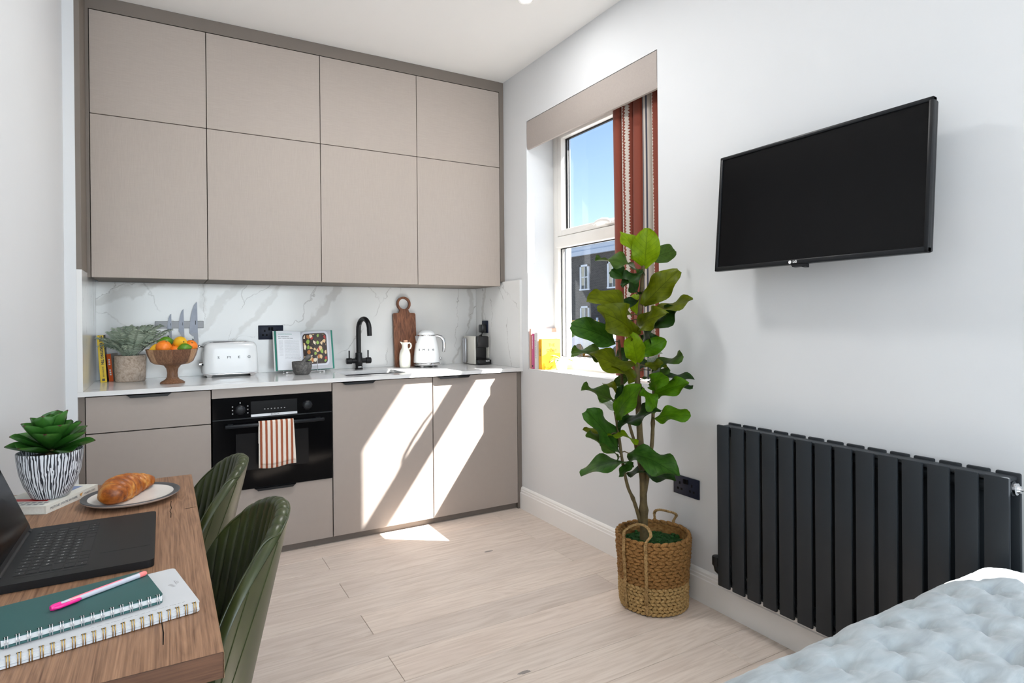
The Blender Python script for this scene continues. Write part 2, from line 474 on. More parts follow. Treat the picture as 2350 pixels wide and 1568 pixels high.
def slab_grid(axis, pos, a0, a1, b0, b1, step, thick):
    """thin slab whose face (towards the room) is a fine grid; axis = 'y' (xz plane) or 'x' (yz plane)"""
    nu, nv = max(2, int((a1 - a0) / step)), max(2, int((b1 - b0) / step)); m = MB()
    def P(u, v, d):
        p, q = a0 + (a1 - a0) * u, b0 + (b1 - b0) * v
        return (p, pos + d, q) if axis == 'y' else (pos + d, p, q)
    m.grid(lambda u, v: P(u, v, 0), nu, nv)
    w = nu + 1; base = len(m.v)
    m.v += [P(0, 0, thick), P(1, 0, thick), P(1, 1, thick), P(0, 1, thick)]
    c = (0, nu, nv * w + nu, nv * w); k = [base, base + 1, base + 2, base + 3]
    m.f += [(k[0], k[3], k[2], k[1]), tuple(range(0, nu + 1)) + (k[1], k[0]), tuple(nv * w + i for i in range(nu, -1, -1)) + (k[3], k[2]),
            tuple(j * w + nu for j in range(0, nv + 1)) + (k[2], k[1]), tuple(j * w for j in range(nv, -1, -1)) + (k[0], k[3])]
    return m
# ------------------------------------------------------------------ marble slabs
VEINS = [
  [ (-0.318,1.389), (-0.248,1.414), (-0.204,1.437), (-0.159,1.454), (-0.109,1.482) ],
  [ (-0.217,1.479), (-0.231,1.450), (-0.237,1.417) ],
  [ (-0.097,1.482), (-0.075,1.419), (-0.036,1.360), (-0.024,1.326), (0.022,1.286), (0.051,1.245) ],
  [ (-0.316,1.313), (-0.281,1.306), (-0.227,1.267), (-0.178,1.208) ],
  [ (0.203,1.479), (0.213,1.424), (0.206,1.320), (0.193,1.244) ],
  [ (0.464,1.485), (0.424,1.427), (0.417,1.349), (0.373,1.249), (0.334,1.158), (0.327,1.126) ],
  [ (0.603,1.481), (0.541,1.429), (0.447,1.385), (0.417,1.349) ],
  [ (0.327,1.126), (0.405,1.142), (0.498,1.151) ],
  [ (0.851,1.472), (0.792,1.343), (0.770,1.268), (0.719,1.231), (0.656,1.217) ],
  [ (0.856,1.467), (0.824,1.395), (0.792,1.343) ],
  [ (1.219,1.477), (1.260,1.427), (1.301,1.366), (1.273,1.297), (1.189,1.210), (1.106,1.130), (1.039,1.052), (0.947,1.003) ],
  [ (1.359,1.473), (1.330,1.407), (1.301,1.366) ],
  [ (1.431,1.475), (1.408,1.380), (1.385,1.200), (1.356,1.111), (1.323,1.043), (1.322,0.933) ],
  [ (1.871,1.483), (1.862,1.362), (1.852,1.223), (1.835,1.136), (1.839,1.063), (1.870,1.026) ],
  [ (2.021,1.356), (1.970,1.274), (1.941,1.164), (1.911,1.090), (1.870,1.026), (1.837,0.932) ],
  [ (2.056,1.487), (2.038,1.386), (2.004,1.333) ],
]
BANDS = [
  ((-0.318,1.364),(-0.160,1.412),0.018,0.030),
  ((-0.160,1.412),(0.036,1.479),0.030,0.012),
  ((0.214,1.473),(0.203,1.341),0.014,0.020),
  ((0.428,1.477),(0.278,1.327),0.022,0.030),
  ((0.278,1.327),(0.165,1.161),0.030,0.012),
  ((0.644,1.479),(0.588,1.372),0.010,0.022),
  ((0.588,1.372),(0.499,1.255),0.022,0.020),
  ((0.499,1.255),(0.359,1.129),0.020,0.008),
  ((0.993,1.459),(0.917,1.344),0.020,0.022),
  ((0.917,1.344),(0.783,1.193),0.022,0.012),
  ((0.984,1.469),(0.912,1.363),0.016,0.022),
  ((0.912,1.363),(0.797,1.221),0.022,0.016),
  ((1.956,1.474),(1.988,1.348),0.014,0.020),
  ((1.988,1.348),(1.953,1.193),0.020,0.014),
  ((1.887,1.047),(1.821,0.947),0.012,0.010),
]

SIDE_VEINS = [[(3.40, 1.30), (3.55, 1.42), (3.62, 1.49)], [(3.9, 0.95), (3.86, 1.2), (3.93, 1.49)], [(3.50, 0.93), (3.56, 1.1), (3.53, 1.25), (3.66, 1.47)], [(3.72, 1.0), (3.80, 1.16), (3.76, 1.3), (3.83, 1.48)]]
SIDE_BANDS = [((3.88, 1.49), (3.92, 1.25), 0.012, 0.018)]
TOP_VEINS = [[(-0.3, 3.5), (0.1, 3.45), (0.4, 3.6), (0.6, 3.95)], [(0.5, 3.4), (0.8, 3.5), (0.85, 3.8)], [(1.4, 3.4), (1.6, 3.7), (1.9, 3.85)], [(0.9, 3.39), (1.3, 3.45), (1.9, 3.42)]]
TOP_BANDS = [((0.0, 3.4), (0.35, 3.5), 0.012, 0.02)]
# ------------------------------------------------------------------ the room
XW, CEIL, YB, XL = 2.031, 2.862, 4.04, -0.389        # right wall face, ceiling, back wall face, left wall face
WO = 2.375                                            # outer face of the right wall
W1 = (2.127, 3.315, 0.918, 2.512)                     # window 1: y0 y1 z0 z1
W2 = (-0.50, 0.66, 0.918, 2.512)                      # window 2 (outside the frame)
YR = -2.7
def wall_with_holes(holes):
    m = MB(); ys = [YR - 0.1] + [v for h in holes for v in h[:2]] + [YB + 0.12]
    for i in range(0, len(ys), 2): m.box(XW, WO, ys[i], ys[i + 1], 0, CEIL)
    for y0, y1, z0, z1 in holes:
        m.box(XW, WO, y0, y1, 0, z0); m.box(XW, WO, y0, y1, z1, CEIL)
        m.box(2.312, WO, y0, y1, 2.462, z1)           # outer lintel hangs lower than the inner head
    return m
struct('wall_right', wall_with_holes([W2, W1]), 'wall_paint', label='white right wall with the window and the television')
struct('wall_back', MB().box(-0.6, WO, YB, YB + 0.12, 0, CEIL), 'wall_paint')
struct('wall_left', MB().box(XL - 0.2, XL, 0.75, 3.385, 0, CEIL).box(XL - 0.2, -0.345, 3.385, YB, 0, CEIL).box(-2.4, XL, 0.65, 0.75, 0, CEIL), 'wall_paint')
struct('wall_side', MB().box(-2.5, -2.4, YR, 0.75, 0, CEIL), 'wall_paint')
struct('wall_rear', MB().box(-2.5, -0.45, YR - 0.1, YR, 0, CEIL).box(1.95, WO, YR - 0.1, YR, 0, CEIL).box(-0.45, 1.95, YR - 0.1, YR, 0, 0.5).box(-0.45, 1.95, YR - 0.1, YR, 2.55, CEIL), 'wall_paint')
struct('ceiling', MB().box(-2.6, WO, YR - 0.1, YB + 0.12, CEIL, CEIL + 0.12), 'ceiling_paint')

# floor: every plank is a piece; joints run in two alternating columns
fl = sobj('floor', (0, 0, -0.012), 'pale limed oak plank floor')
sub = obj('subfloor', MB().box(-2.5, 2.03, YR, YB, -0.06, -0.010), 'gap_dark', fl)
PW, PLEN = 0.18, 2.2
def plank_mesh(L):
    g = 0.0007; b = 0.0011
    m = MB()
    x0, x1, y0, y1 = g, L - g, g, PW - g
    m.add([(x0, y0, 0), (x1, y0, 0), (x1, y1, 0), (x0, y1, 0), (x0, y0, 0.012 - b), (x1, y0, 0.012 - b), (x1, y1, 0.012 - b), (x0, y1, 0.012 - b),
           (x0 + b, y0 + b, 0.012), (x1 - b, y0 + b, 0.012), (x1 - b, y1 - b, 0.012), (x0 + b, y1 - b, 0.012)],
          [(0, 1, 5, 4), (1, 2, 6, 5), (2, 3, 7, 6), (3, 0, 4, 7), (4, 5, 9, 8), (5, 6, 10, 9), (6, 7, 11, 10), (7, 4, 8, 11), (8, 9, 10, 11)])
    return m.mesh('plank')
_pl = {}
k0 = int(math.floor((YR - 1.803) / PW))
for k in range(k0, 13):
    y = 1.803 + PW * k
    if y > YB: break
    j = 0.707 if k % 2 else 1.807
    xs = [j + PLEN * i for i in range(-3, 3)]
    lim0, lim1 = (-2.4 if y < 0.65 else XL), 2.03
    for a in xs:
        s0, s1 = max(a, lim0), min(a + PLEN, lim1)
        if s1 - s0 < 0.03: continue
        L = round(s1 - s0, 3)
        if L not in _pl:
            _pl[L] = plank_mesh(L); _pl[L].materials.append(MATS['floor_oak'])
        o = bpy.data.objects.new('plank', _pl[L]); COL.objects.link(o); o.parent = fl; o.location = (s0, y, 0.0)

# skirting along the right wall: tall board with stepped top mouldings
sk = [(0, 0), (-0.018, 0), (-0.018, 0.104), (-0.0145, 0.108), (-0.0145, 0.120), (-0.011, 0.123), (-0.011, 0.132), (-0.006, 0.140), (0, 0.143)]
m = MB()
for a, b in ((YR, 3.405),):
    m.prism([(XW + p[0], p[1]) for p in sk], 'y', a, b)
struct('baseboard_right', m, 'white_gloss', label='white skirting board with stepped moulding')
m = MB(); m.prism([(XL - p[0], p[1]) for p in sk], 'y', 0.75, 3.385)
struct('baseboard_left', m, 'white_gloss')

# ------------------------------------------------------------------ windows
def glass_mat():
    t = NT('window_glass')
    tr = t.new('ShaderNodeBsdfTransparent'); tr.inputs[0].default_value = (0.97, 0.985, 0.98, 1)
    gl = t.new('ShaderNodeBsdfGlossy'); gl.inputs['Roughness'].default_value = 0.0
    lw = t.new('ShaderNodeLayerWeight'); lw.inputs['Blend'].default_value = 0.5
    fac = t.math('ADD', t.math('MULTIPLY', t.math('POWER', lw.outputs['Facing'], 4.0), 0.6), 0.03)
    mx = t.new('ShaderNodeMixShader'); t.link(fac, mx.inputs[0]); t.link(tr.outputs[0], mx.inputs[1]); t.link(gl.outputs[0], mx.inputs[2])
    t.link(mx.outputs[0], t.out.inputs['Surface']); t.n.remove(t.b)
glass_mat()
def make_window(name, w, label):
    y0, y1, z0, z1 = w
    r = sobj(name, (2.23, (y0 + y1) / 2, z0), label)
    X0, X1 = 2.232, 2.302; F = 0.052; ZT0, ZT1 = 1.700, 1.772
    fr = MB()
    fr.bbox(X0, X1, y1 - F, y1, z0, z1, 0.004); fr.bbox(X0, X1, y0, y0 + F, z0, z1, 0.004)
    fr.bbox(X0, X1, y0 + F, y1 - F, z1 - F, z1, 0.004); fr.bbox(X0, X1, y0 + F, y1 - F, z0, z0 + 0.078, 0.004)
    obj('window_frame', fr, 'upvc', r, True)
    obj('transom', MB().bbox(X0 - 0.012, X1, y0 + 0.035, y1 - 0.035, ZT0, ZT1, 0.006), 'upvc', r, True)
    # opening sash above the transom: four rails around the pane, black gasket lines
    a, b, c, d = y0 + F + 0.006, y1 - F - 0.006, ZT1 + 0.003, z1 - F - 0.006; SW = 0.046
    sh = MB()
    for q in ((a, a + SW, c, d), (b - SW, b, c, d), (a + SW, b - SW, c, c + 0.04), (a + SW, b - SW, d - 0.05, d)):
        sh.bbox(X0 - 0.006, X1 - 0.01, q[0], q[1], q[2], q[3], 0.005)
    obj('sash', sh, 'upvc', r, True)
    gk = MB()
    for p, q in ((a - 0.006, a), (b, b + 0.006)): gk.box(X0 + 0.006, X0 + 0.014, p, q, c, d)
    gk.box(X0 + 0.006, X0 + 0.014, a, b, d, d + 0.006)
    ga, gb, gc, gd = a + SW, b - SW, c + 0.04, d - 0.05
    for p, q, s, u in ((ga, ga + 0.004, gc, gd), (gb - 0.004, gb, gc, gd), (ga, gb, gc, gc + 0.002), (ga, gb, gd - 0.008, gd)):
        gk.box(X0 + 0.030, X0 + 0.044, p, q, s, u)
    la, lb, lc, ld = y0 + F, y1 - F, z0 + 0.078, ZT0
    for p, q, s, u in ((la, la + 0.004, lc, ld), (lb - 0.004, lb, lc, ld), (la, lb, lc, lc + 0.003), (la, lb, ld - 0.006, ld)):
        gk.box(X0 + 0.024, X0 + 0.029, p, q, s, u)
    obj('gasket', gk, 'rubber_black', r)
    obj('pane', MB().add([(X0 + 0.045, ga, gc), (X0 + 0.045, gb, gc), (X0 + 0.045, gb, gd), (X0 + 0.045, ga, gd)], [(0, 1, 2, 3)]), 'window_glass', r)
    obj('pane', MB().add([(X0 + 0.052, la, lc), (X0 + 0.052, lb, lc), (X0 + 0.052, lb, ld), (X0 + 0.052, la, ld)], [(0, 1, 2, 3)]), 'window_glass', r)
    # grey spacer bars inside the sealed units
    sp = MB()
    for p, q, s, u in ((gb - 0.020, gb - 0.008, gc, gd), (ga + 0.008, ga + 0.02, gc, gd), (lb - 0.022, lb - 0.009, lc, ld)):
        sp.box(X0 + 0.046, X0 + 0.056, p, q, s, u)
    obj('spacer_bar', sp, 'steel', r)
    # window handle on the bottom rail of the sash
    hm = MB(); hy = y0 + 0.555; hz = c + 0.018; hx = X0 - 0.006
    hm.bbox(hx - 0.012, hx, hy - 0.02, hy + 0.07, hz - 0.009, hz + 0.012, 0.004)
    obj('handle_plate', hm, 'white_gloss', r, True)
    path = [(hx - 0.02, hy + 0.01, hz), (hx - 0.03, hy + 0.03, hz + 0.012), (hx - 0.034, hy + 0.07, hz + 0.018), (hx - 0.034, hy + 0.12, hz + 0.014), (hx - 0.03, hy + 0.16, hz + 0.002)]
    obj('handle', MB().tube(path, [0.009, 0.011, 0.010, 0.008, 0.006], 10), 'white_gloss', r, True)
    obj('window_sill', MB().bbox(XW + 0.002, X0, y0, y1, z0, z0 + 0.004, 0.002), 'white_gloss', r)
    return r
make_window('window_1', W1, 'white casement window with a sunny street view')
make_window('window_2', W2, 'white casement window beside the bed')

# ------------------------------------------------------------------ outside the window
st = struct('ground', MB().box(2.40, 60, -40, 70, -0.62, -0.60), 'tarmac')
def brick_mat(name, c1, c2, mortar, scale):
    t = NT(name); b = t.new('ShaderNodeTexBrick')
    g = t.new('ShaderNodeNewGeometry'); sp = t.new('ShaderNodeSeparateXYZ'); t.link(g.outputs['Position'], sp.inputs[0])
    cb = t.new('ShaderNodeCombineXYZ'); t.link(sp.outputs[1], cb.inputs[0]); t.link(sp.outputs[2], cb.inputs[1])
    t.link(cb.outputs[0], b.inputs['Vector']); b.inputs['Scale'].default_value = scale
    for k, v in (('Color1', c1), ('Color2', c2), ('Mortar', mortar)): b.inputs[k].default_value = (*v, 1)
    b.inputs['Mortar Size'].default_value = 0.02; b.inputs['Brick Width'].default_value = 0.5; b.inputs['Row Height'].default_value = 0.17
    n = t.noise(cb.outputs[0], 0.7, 4)
    t.base(t.mix(1.0, b.outputs['Color'], t.ramp(n.outputs['Fac'], [(0.3, (0.8, 0.8, 0.8)), (0.7, (1.1, 1.1, 1.1))]), 'MULTIPLY'))
    t.set(rough=0.9)
brick_mat('grey_brick', lin((78, 75, 74)), lin((62, 60, 60)), lin((98, 95, 92)), 2.2)
XB = 26.0
bd = thing('terraced_house', 'dark grey brick house across the street with white sash windows', 'building', (XB, 33, -0.6))
obj('wall', MB().box(XB, XB + 7, 24, 45, -0.6, 5.75), 'grey_brick', bd)
m = MB(); m.box(XB - 0.25, XB + 7, 23.9, 45.1, 5.75, 6.05).box(XB - 0.12, XB + 7, 23.9, 45.1, 6.05, 6.5).box(XB - 0.3, XB + 7, 23.9, 45.1, 6.5, 6.72)
obj('cornice', m, 'stucco_blue', bd)
glass_dark = plain('dark_pane', lin((70, 74, 80)), rough=0.08, var=0.1)
for zz in (3.36, 0.42):
    for yy in (27.9, 31.0, 34.1, 37.2, 40.3):
        wv = MB(); a, b, c, d = yy, yy + 1.03, zz, zz + 1.72; x = XB
        for q in ((a, a + 0.13, c, d), (b - 0.13, b, c, d), (a, b, d - 0.14, d), (a - 0.06, b + 0.06, c - 0.1, c)):
            wv.box(x - 0.1, x + 0.02, *q)
        wo = obj('window', wv, 'window_white', bd)
        obj('pane', MB().box(x - 0.02, x + 0.01, a + 0.1, b - 0.1, c, d - 0.1), 'dark_pane', wo)
        sv = MB().box(x - 0.06, x - 0.02, a + 0.12, b - 0.12, c + 0.80, c + 0.87).box(x - 0.06, x - 0.02, a + 0.49, a + 0.53, c, d - 0.12)
        obj('sash_bar', sv, 'window_white', wo)
        obj('blind', MB().box(x - 0.03, x - 0.018, a + 0.5, b - 0.14, c + 0.25, d - 0.15), 'interior_blind', wo)
ch = thing('chimney_stack', 'pale chimney pots seen above the far roof', 'chimney', (XB + 3, 34.5, 6.72))
obj('stack', MB().box(XB + 2.6, XB + 3.6, 37.2, 39.5, 6.72, 7.6), 'stucco_blue', ch)
for i in range(2): obj('pot', MB().lathe([(0.24, 0), (0.2, 0.2), (0.2, 0.9), (0.25, 0.95), (0.2, 1.0)], 12, (XB + 3.1, 37.8 + i * 0.95, 7.6)), 'stucco_blue', ch, True)
hd = thing('site_hoarding', 'yellow hoarding panel across the street', 'hoarding', (24, 33, -0.6))
obj('panel', MB().box(24, 24.06, 30.6, 33.6, -0.2, 1.15), 'hoarding_yellow', hd)
for yy in (30.6, 32.1, 33.5): obj('post', MB().box(23.9, 24.0, yy, yy + 0.1, -0.6, 1.3), 'stucco_blue', hd)
hg = thing('street_hedge', 'light green hedge at the foot of the hoarding', 'hedge', (23, 30.5, -0.6))
m = MB(); random.seed(5)
for i in range(26):
    m.sphere((23 + random.uniform(-0.3, 0.3), 27.5 + i * 0.22, random.uniform(-0.3, 0.15)), random.uniform(0.3, 0.42), 8, 6)
obj('foliage', m, 'hedge_green', hg, True)
cr = thing('parked_car', 'pale parked car in the street below the grey house', 'car', (18, 22.5, -0.6))
prof = [(-2.1, 0.25), (-2.1, 0.75), (-1.9, 0.9), (-1.0, 0.98), (-0.45, 1.42), (1.1, 1.45), (1.75, 1.0), (2.1, 0.9), (2.15, 0.3)]
obj('body', MB().prism([(22.0 + y, z - 0.6) for y, z in prof], 'x', 17.2, 18.9), 'car_white', cr)
obj('side_glass', MB().prism([(22.0 + y, z - 0.6) for y, z in [(-0.8, 0.99), (-0.38, 1.36), (1.0, 1.38), (1.5, 1.02)]], 'x', 17.19, 17.2), 'dark_pane', cr)
for yy in (20.6, 23.4): obj('wheel', MB().cyl((17.15, yy, -0.28), (17.35, yy, -0.28), 0.32, 20), 'rubber_black', cr)
# ------------------------------------------------------------------ fitted kitchen
YU, YD, G = 3.612, 3.406, 0.0018                     # upper door face, base door face, half gap
UX = [-0.309, 0.207, 0.801, 1.398, 1.995]
cols_u = ['leftmost', 'second from left', 'third from left', 'rightmost']
for r_, (z0, z1, mt, row) in enumerate(((1.467, 2.276, 'linen_v', 'lower'), (2.276, 2.790, 'linen_h', 'upper'))):
    for i in range(4):
        x0, x1 = UX[i], UX[i + 1]
        t = thing('wall_cabinet', 'greige linen-look handleless wall cabinet, %s in the %s row' % (cols_u[i], row), 'cabinet', ((x0 + x1) / 2, YU + 0.2, z0), 0, 'wall cabinets above the worktop')
        obj('body', MB().box(x0 + 0.0005, x1 - 0.0005, YU + 0.022, 4.018, z0 + 0.001, z1 - 0.0005), 'gap_dark', t)
        obj('door', MB().bbox(x0 + G, x1 - G, YU, YU + 0.02, z0 + (0 if r_ == 0 else G), z1 - G, 0.0012, 1), mt, t)
        if r_ == 0: obj('underside', MB().box(x0 + G, x1 - G, YU + 0.022, 4.016, z0 + 0.0005, z0 + 0.0010), 'taupe_panel', t)
t = thing('cabinet_surround', 'taupe side and top panels framing the wall cabinets', 'panel', (0.84, YU, 1.487))
obj('side_panel', MB().box(-0.3449, -0.3245, 3.387, YU + 0.1, 1.4875, CEIL - 0.001), 'taupe_panel', t)
obj('side_panel', MB().box(-0.3244, -0.3105, YU + 0.004, YU + 0.1, 1.467, CEIL - 0.001), 'taupe_panel', t)
obj('side_panel', MB().box(1.998, 2.0305, YU + 0.004, YU + 0.1, 1.498, CEIL - 0.001), 'taupe_panel', t)
obj('top_panel', MB().box(-0.3104, 1.9979, YU + 0.002, YU + 0.06, 2.793, CEIL - 0.001), 'taupe_panel', t)

def edge_pull(x0, x1, z, par):
    """black aluminium edge pull: wide at the top edge, chamfered ends"""
    d = 0.016
    m = MB().prism([(x0, z + 0.003), (x1, z + 0.003), (x1 - d, z - 0.012), (x0 + d, z - 0.012)], 'y', YD - 0.022, YD - 0.0205)
    m.box(x0, x1, YD - 0.022, YD + 0.002, z + 0.0005, z + 0.003)
    return obj('handle', m, 'black_metal', par)
ZT, ZB = 0.894, 0.040
# drawer unit on the left
t = thing('drawer_unit', 'greige base unit with two drawers left of the oven', 'cabinet', (-0.06, YD, 0))
obj('body', MB().box(-0.3185, 0.2020, YD + 0.022, 4.0, ZB, 0.899), 'gap_dark', t)
d1 = obj('drawer_front', MB().bbox(-0.317, 0.2015, YD, YD + 0.02, 0.725, ZT, 0.0012, 1), 'taupe_front', t)
edge_pull(-0.157, 0.029, ZT, d1)
obj('drawer_front', MB().bbox(-0.317, 0.2015, YD, YD + 0.02, ZB, 0.7205, 0.0012, 1), 'taupe_front', t)
# oven housing with a filler above and a drawer below
t = thing('oven_housing', 'greige oven housing with a filler strip and a deep drawer below', 'cabinet', (0.505, YD, 0))
obj('body', MB().box(0.2060, 0.8045, YD + 0.03, 4.0, ZB, 0.36), 'gap_dark', t)
obj('filler_strip', MB().bbox(0.2065, 0.8035, YD, YD + 0.02, 0.849, ZT + 0.004, 0.0012, 1), 'taupe_front', t)
d1 = obj('drawer_front', MB().bbox(0.2065, 0.8035, YD, YD + 0.02, ZB, 0.368, 0.0012, 1), 'taupe_front', t)
edge_pull(0.402, 0.607, 0.368, d1)
for x0, x1, hx, lab in ((0.8085, 1.4035, (0.857, 1.048), 'greige base cabinet door below the sink'), (1.4085, 1.9975, (1.432, 1.652), 'greige base cabinet door at the right end by the skirting')):
    t = thing('base_cabinet', lab, 'cabinet', ((x0 + x1) / 2, YD, 0), 0, 'base cabinets')
    if x0 < 1: obj('body', MB().box(x0, x1, YD + 0.022, 4.0, ZB, 0.70), 'gap_dark', t)
    else: obj('body', MB().box(x0, x1, YD + 0.022, 4.0, ZB, 0.899), 'gap_dark', t)
    d1 = obj('door', MB().bbox(x0, x1, YD, YD + 0.02, ZB, ZT, 0.0012, 1), 'taupe_front', t)
    edge_pull(hx[0], hx[1], ZT, d1)
t = thing('base_surround', 'taupe end panels and plinth of the base units', 'panel', (0.84, YD, 0))
obj('end_panel', MB().box(-0.3449, -0.3205, YD + 0.002, 4.0, 0.0, 0.899), 'taupe_panel', t)
obj('end_panel', MB().box(2.0005, 2.0125, YD + 0.002, 4.0, 0.0, 0.899), 'taupe_panel', t)
obj('end_panel', MB().box(2.0126, 2.0305, YD + 0.002, 4.0, 0.0, 0.899), 'taupe_panel', t)
obj('plinth', MB().box(-0.3204, 2.0004, YD + 0.030, YD + 0.045, 0.0, ZB + 0.004), 'taupe_panel', t)

# worktop with the sink cut-out, splashback slabs
SX0, SX1, SY0, SY1 = 0.912, 1.280, 3.505, 3.812
WT0, WT1, YF = 0.900, 0.922, 3.386
m = MB(); xs = [-0.3449, SX0, SX1, 2.0309]; ys = [YF, SY0, SY1, 4.0395]
vv = [(x, y, z) for z in (WT0, WT1) for y in ys for x in xs]; ff = []
for j in range(3):
    for i in range(3):
        if i == 1 and j == 1: continue
        a = j * 4 + i; ff.append((16 + a, 17 + a, 21 + a, 20 + a)); ff.append((a, 4 + a, 5 + a, 1 + a))
def side(a, b): ff.append((a, b, b + 16, a + 16))
for i in range(3): side(i, i + 1); side(13 + i, 12 + i); side((i + 1) * 4, i * 4); side(i * 4 + 3, i * 4 + 7)
side(6, 5); side(5, 9); side(9, 10); side(10, 6)
m.add(vv, ff)
bm_ = bmesh.new(); vs_ = [bm_.verts.new(p) for p in m.v]
for q in m.f: bm_.faces.new([vs_[i] for i in q])
for axis, a, b, st in (((1, 0, 0), -0.33, 2.02, 0.02), ((0, 1, 0), 3.395, 4.03, 0.02)):
    t_ = a
    while t_ < b:
        co_ = Vector(axis) * t_
        bmesh.ops.bisect_plane(bm_, geom=bm_.verts[:] + bm_.edges[:] + bm_.faces[:], plane_co=co_, plane_no=axis); t_ += st
bmesh.ops.recalc_face_normals(bm_, faces=bm_.faces)
me_ = bpy.data.meshes.new('worktop'); bm_.to_mesh(me_); bm_.free()
wt = obj('worktop', me_, 'marble'); tag(wt, 'white marble worktop with grey veins along the base units', 'worktop'); slab_veins(wt.data, 0, 1, TOP_VEINS, TOP_BANDS)
o = obj('splashback', slab_grid('y', 4.0205, -0.3239, 2.0109, WT1 + 0.0006, 1.4660, 0.003, 0.0189), 'marble'); tag(o, 'white marble splashback with grey veins along the back wall', 'splashback'); slab_veins(o.data, 0, 2, VEINS, BANDS)
o = obj('side_splashback', slab_grid('x', -0.3242, YF + 0.0005, 4.0393, WT1 + 0.0006, 1.4866, 0.005, -0.0206), 'marble'); tag(o, 'narrow marble side splashback at the left end of the worktop', 'splashback'); slab_veins(o.data, 1, 2, SIDE_VEINS, SIDE_BANDS)
o = obj('side_splashback', slab_grid('x', 2.0120, YF + 0.0005, 4.0393, WT1 + 0.0006, 1.4970, 0.004, 0.0188), 'marble'); tag(o, 'marble side splashback at the right end beside the window wall', 'splashback'); slab_veins(o.data, 1, 2, SIDE_VEINS, SIDE_BANDS)
# sink
t = thing('sink', 'undermounted stainless steel sink with a dark basin', 'sink', ((SX0 + SX1) / 2, 3.66, 0.72))
m = MB()
x0, x1, y0, y1 = SX0 - 0.004, SX1 + 0.004, SY0 - 0.004, SY1 + 0.004
def inwall(a, b, c, d): m.add([a, b, c, d], [(0, 1, 2, 3)])
zt, zb = WT0 - 0.0008, 0.73
for (xa, ya), (xb, yb) in (((x0, y0), (x1, y0)), ((x1, y0), (x1, y1)), ((x1, y1), (x0, y1)), ((x0, y1), (x0, y0))):
    inwall((xa, ya, zt), (xb, yb, zt), (xb, yb, zb), (xa, ya, zb))
inwall((x0, y0, zb), (x1, y0, zb), (x1, y1, zb), (x0, y1, zb))
obj('basin', m, 'sink_black', t)
obj('drain', MB().lathe([(0.04, 0.003), (0.036, 0.006), (0.02, 0.004), (0.002, 0.002)], 20, ((x0 + x1) / 2, 3.68, zb)), 'chrome', t, True)

# ------------------------------------------------------------------ oven
plain('oven_glass', (0.003, 0.003, 0.0035), rough=0.08, spec=0.10, var=0.0)
plain('oven_inner', (0.008, 0.008, 0.009), rough=0.2, spec=0.2, var=0.05)
t = thing('oven', 'black glass built-in compact oven', 'oven', (0.505, 3.4, 0.371))
OX0, OX1 = 0.2085, 0.8015
obj('body', MB().box(OX0 + 0.002, OX1 - 0.002, YD + 0.004, 3.9, 0.372, 0.846), 'gap_dark', t)
pn = obj('control_panel', MB().bbox(OX0, OX1, 3.398, 3.404, 0.742, 0.847, 0.001, 1), 'oven_glass', t)
dr = obj('door', MB().bbox(OX0, OX1, 3.396, 3.405, 0.3705, 0.735, 0.001, 1), 'oven_glass', t)
obj('door_window', MB().box(0.315, 0.675, 3.3952, 3.3958, 0.47, 0.66), 'oven_inner', dr)
obj('trim', MB().box(OX0, OX1, 3.3985, 3.404, 0.7355, 0.7415), 'tv_plastic', t)
obj('display', MB().box(0.388, 0.618, 3.3972, 3.3978, 0.760, 0.824), 'oven_inner', pn)
for i in range(7): obj('touch_key', MB().box(0.452 + i * 0.0165, 0.458 + i * 0.0165, 3.3966, 3.3971, 0.778, 0.783), 'grey_letter', pn)
obj('brand_strip', MB().box(0.388, 0.618, 3.394, 3.398, 0.744, 0.757), 'steel', pn)
lettering('BOSCH', 0.012, (0.505, 3.3936, 0.7505), (1, 0, 0), (0, 0, 1), 'dark_letter', pn, spacing=1.1)
for kx in (0.337, 0.671):
    kb = obj('knob', MB().lathe([(0.024, 0), (0.0235, 0.012), (0.019, 0.016), (0.016, 0.017), (0.001, 0.017)], 28).xf(Matrix.Translation((kx, 3.398, 0.785)) @ Matrix.Rotation(R(90), 4, 'X')), 'tv_plastic', pn, True)
    obj('knob_ring', MB().lathe([(0.0245, 0.0), (0.0255, 0.003), (0.0245, 0.006)], 28).xf(Matrix.Translation((kx, 3.398, 0.785)) @ Matrix.Rotation(R(90), 4, 'X')), 'steel', kb, True)
for i, (dx, dz) in enumerate(((-0.036, 0.018), (-0.036, 0.0), (-0.036, -0.018), (0.036, 0.018), (0.036, 0.0), (0.036, -0.018), (0, 0.036))):
    obj('symbol', MB().box(0.337 + dx - 0.003, 0.337 + dx + 0.003, 3.3972, 3.3978, 0.785 + dz - 0.003, 0.785 + dz + 0.003), 'grey_letter', pn)
hb = obj('handle', MB().bbox(0.262, 0.752, 3.352, 3.364, 0.698, 0.716, 0.003), 'tv_plastic', dr, True)
for hx in (0.29, 0.725): obj('handle_mount', MB().box(hx - 0.012, hx + 0.012, 3.364, 3.3955, 0.700, 0.714), 'tv_plastic', dr)

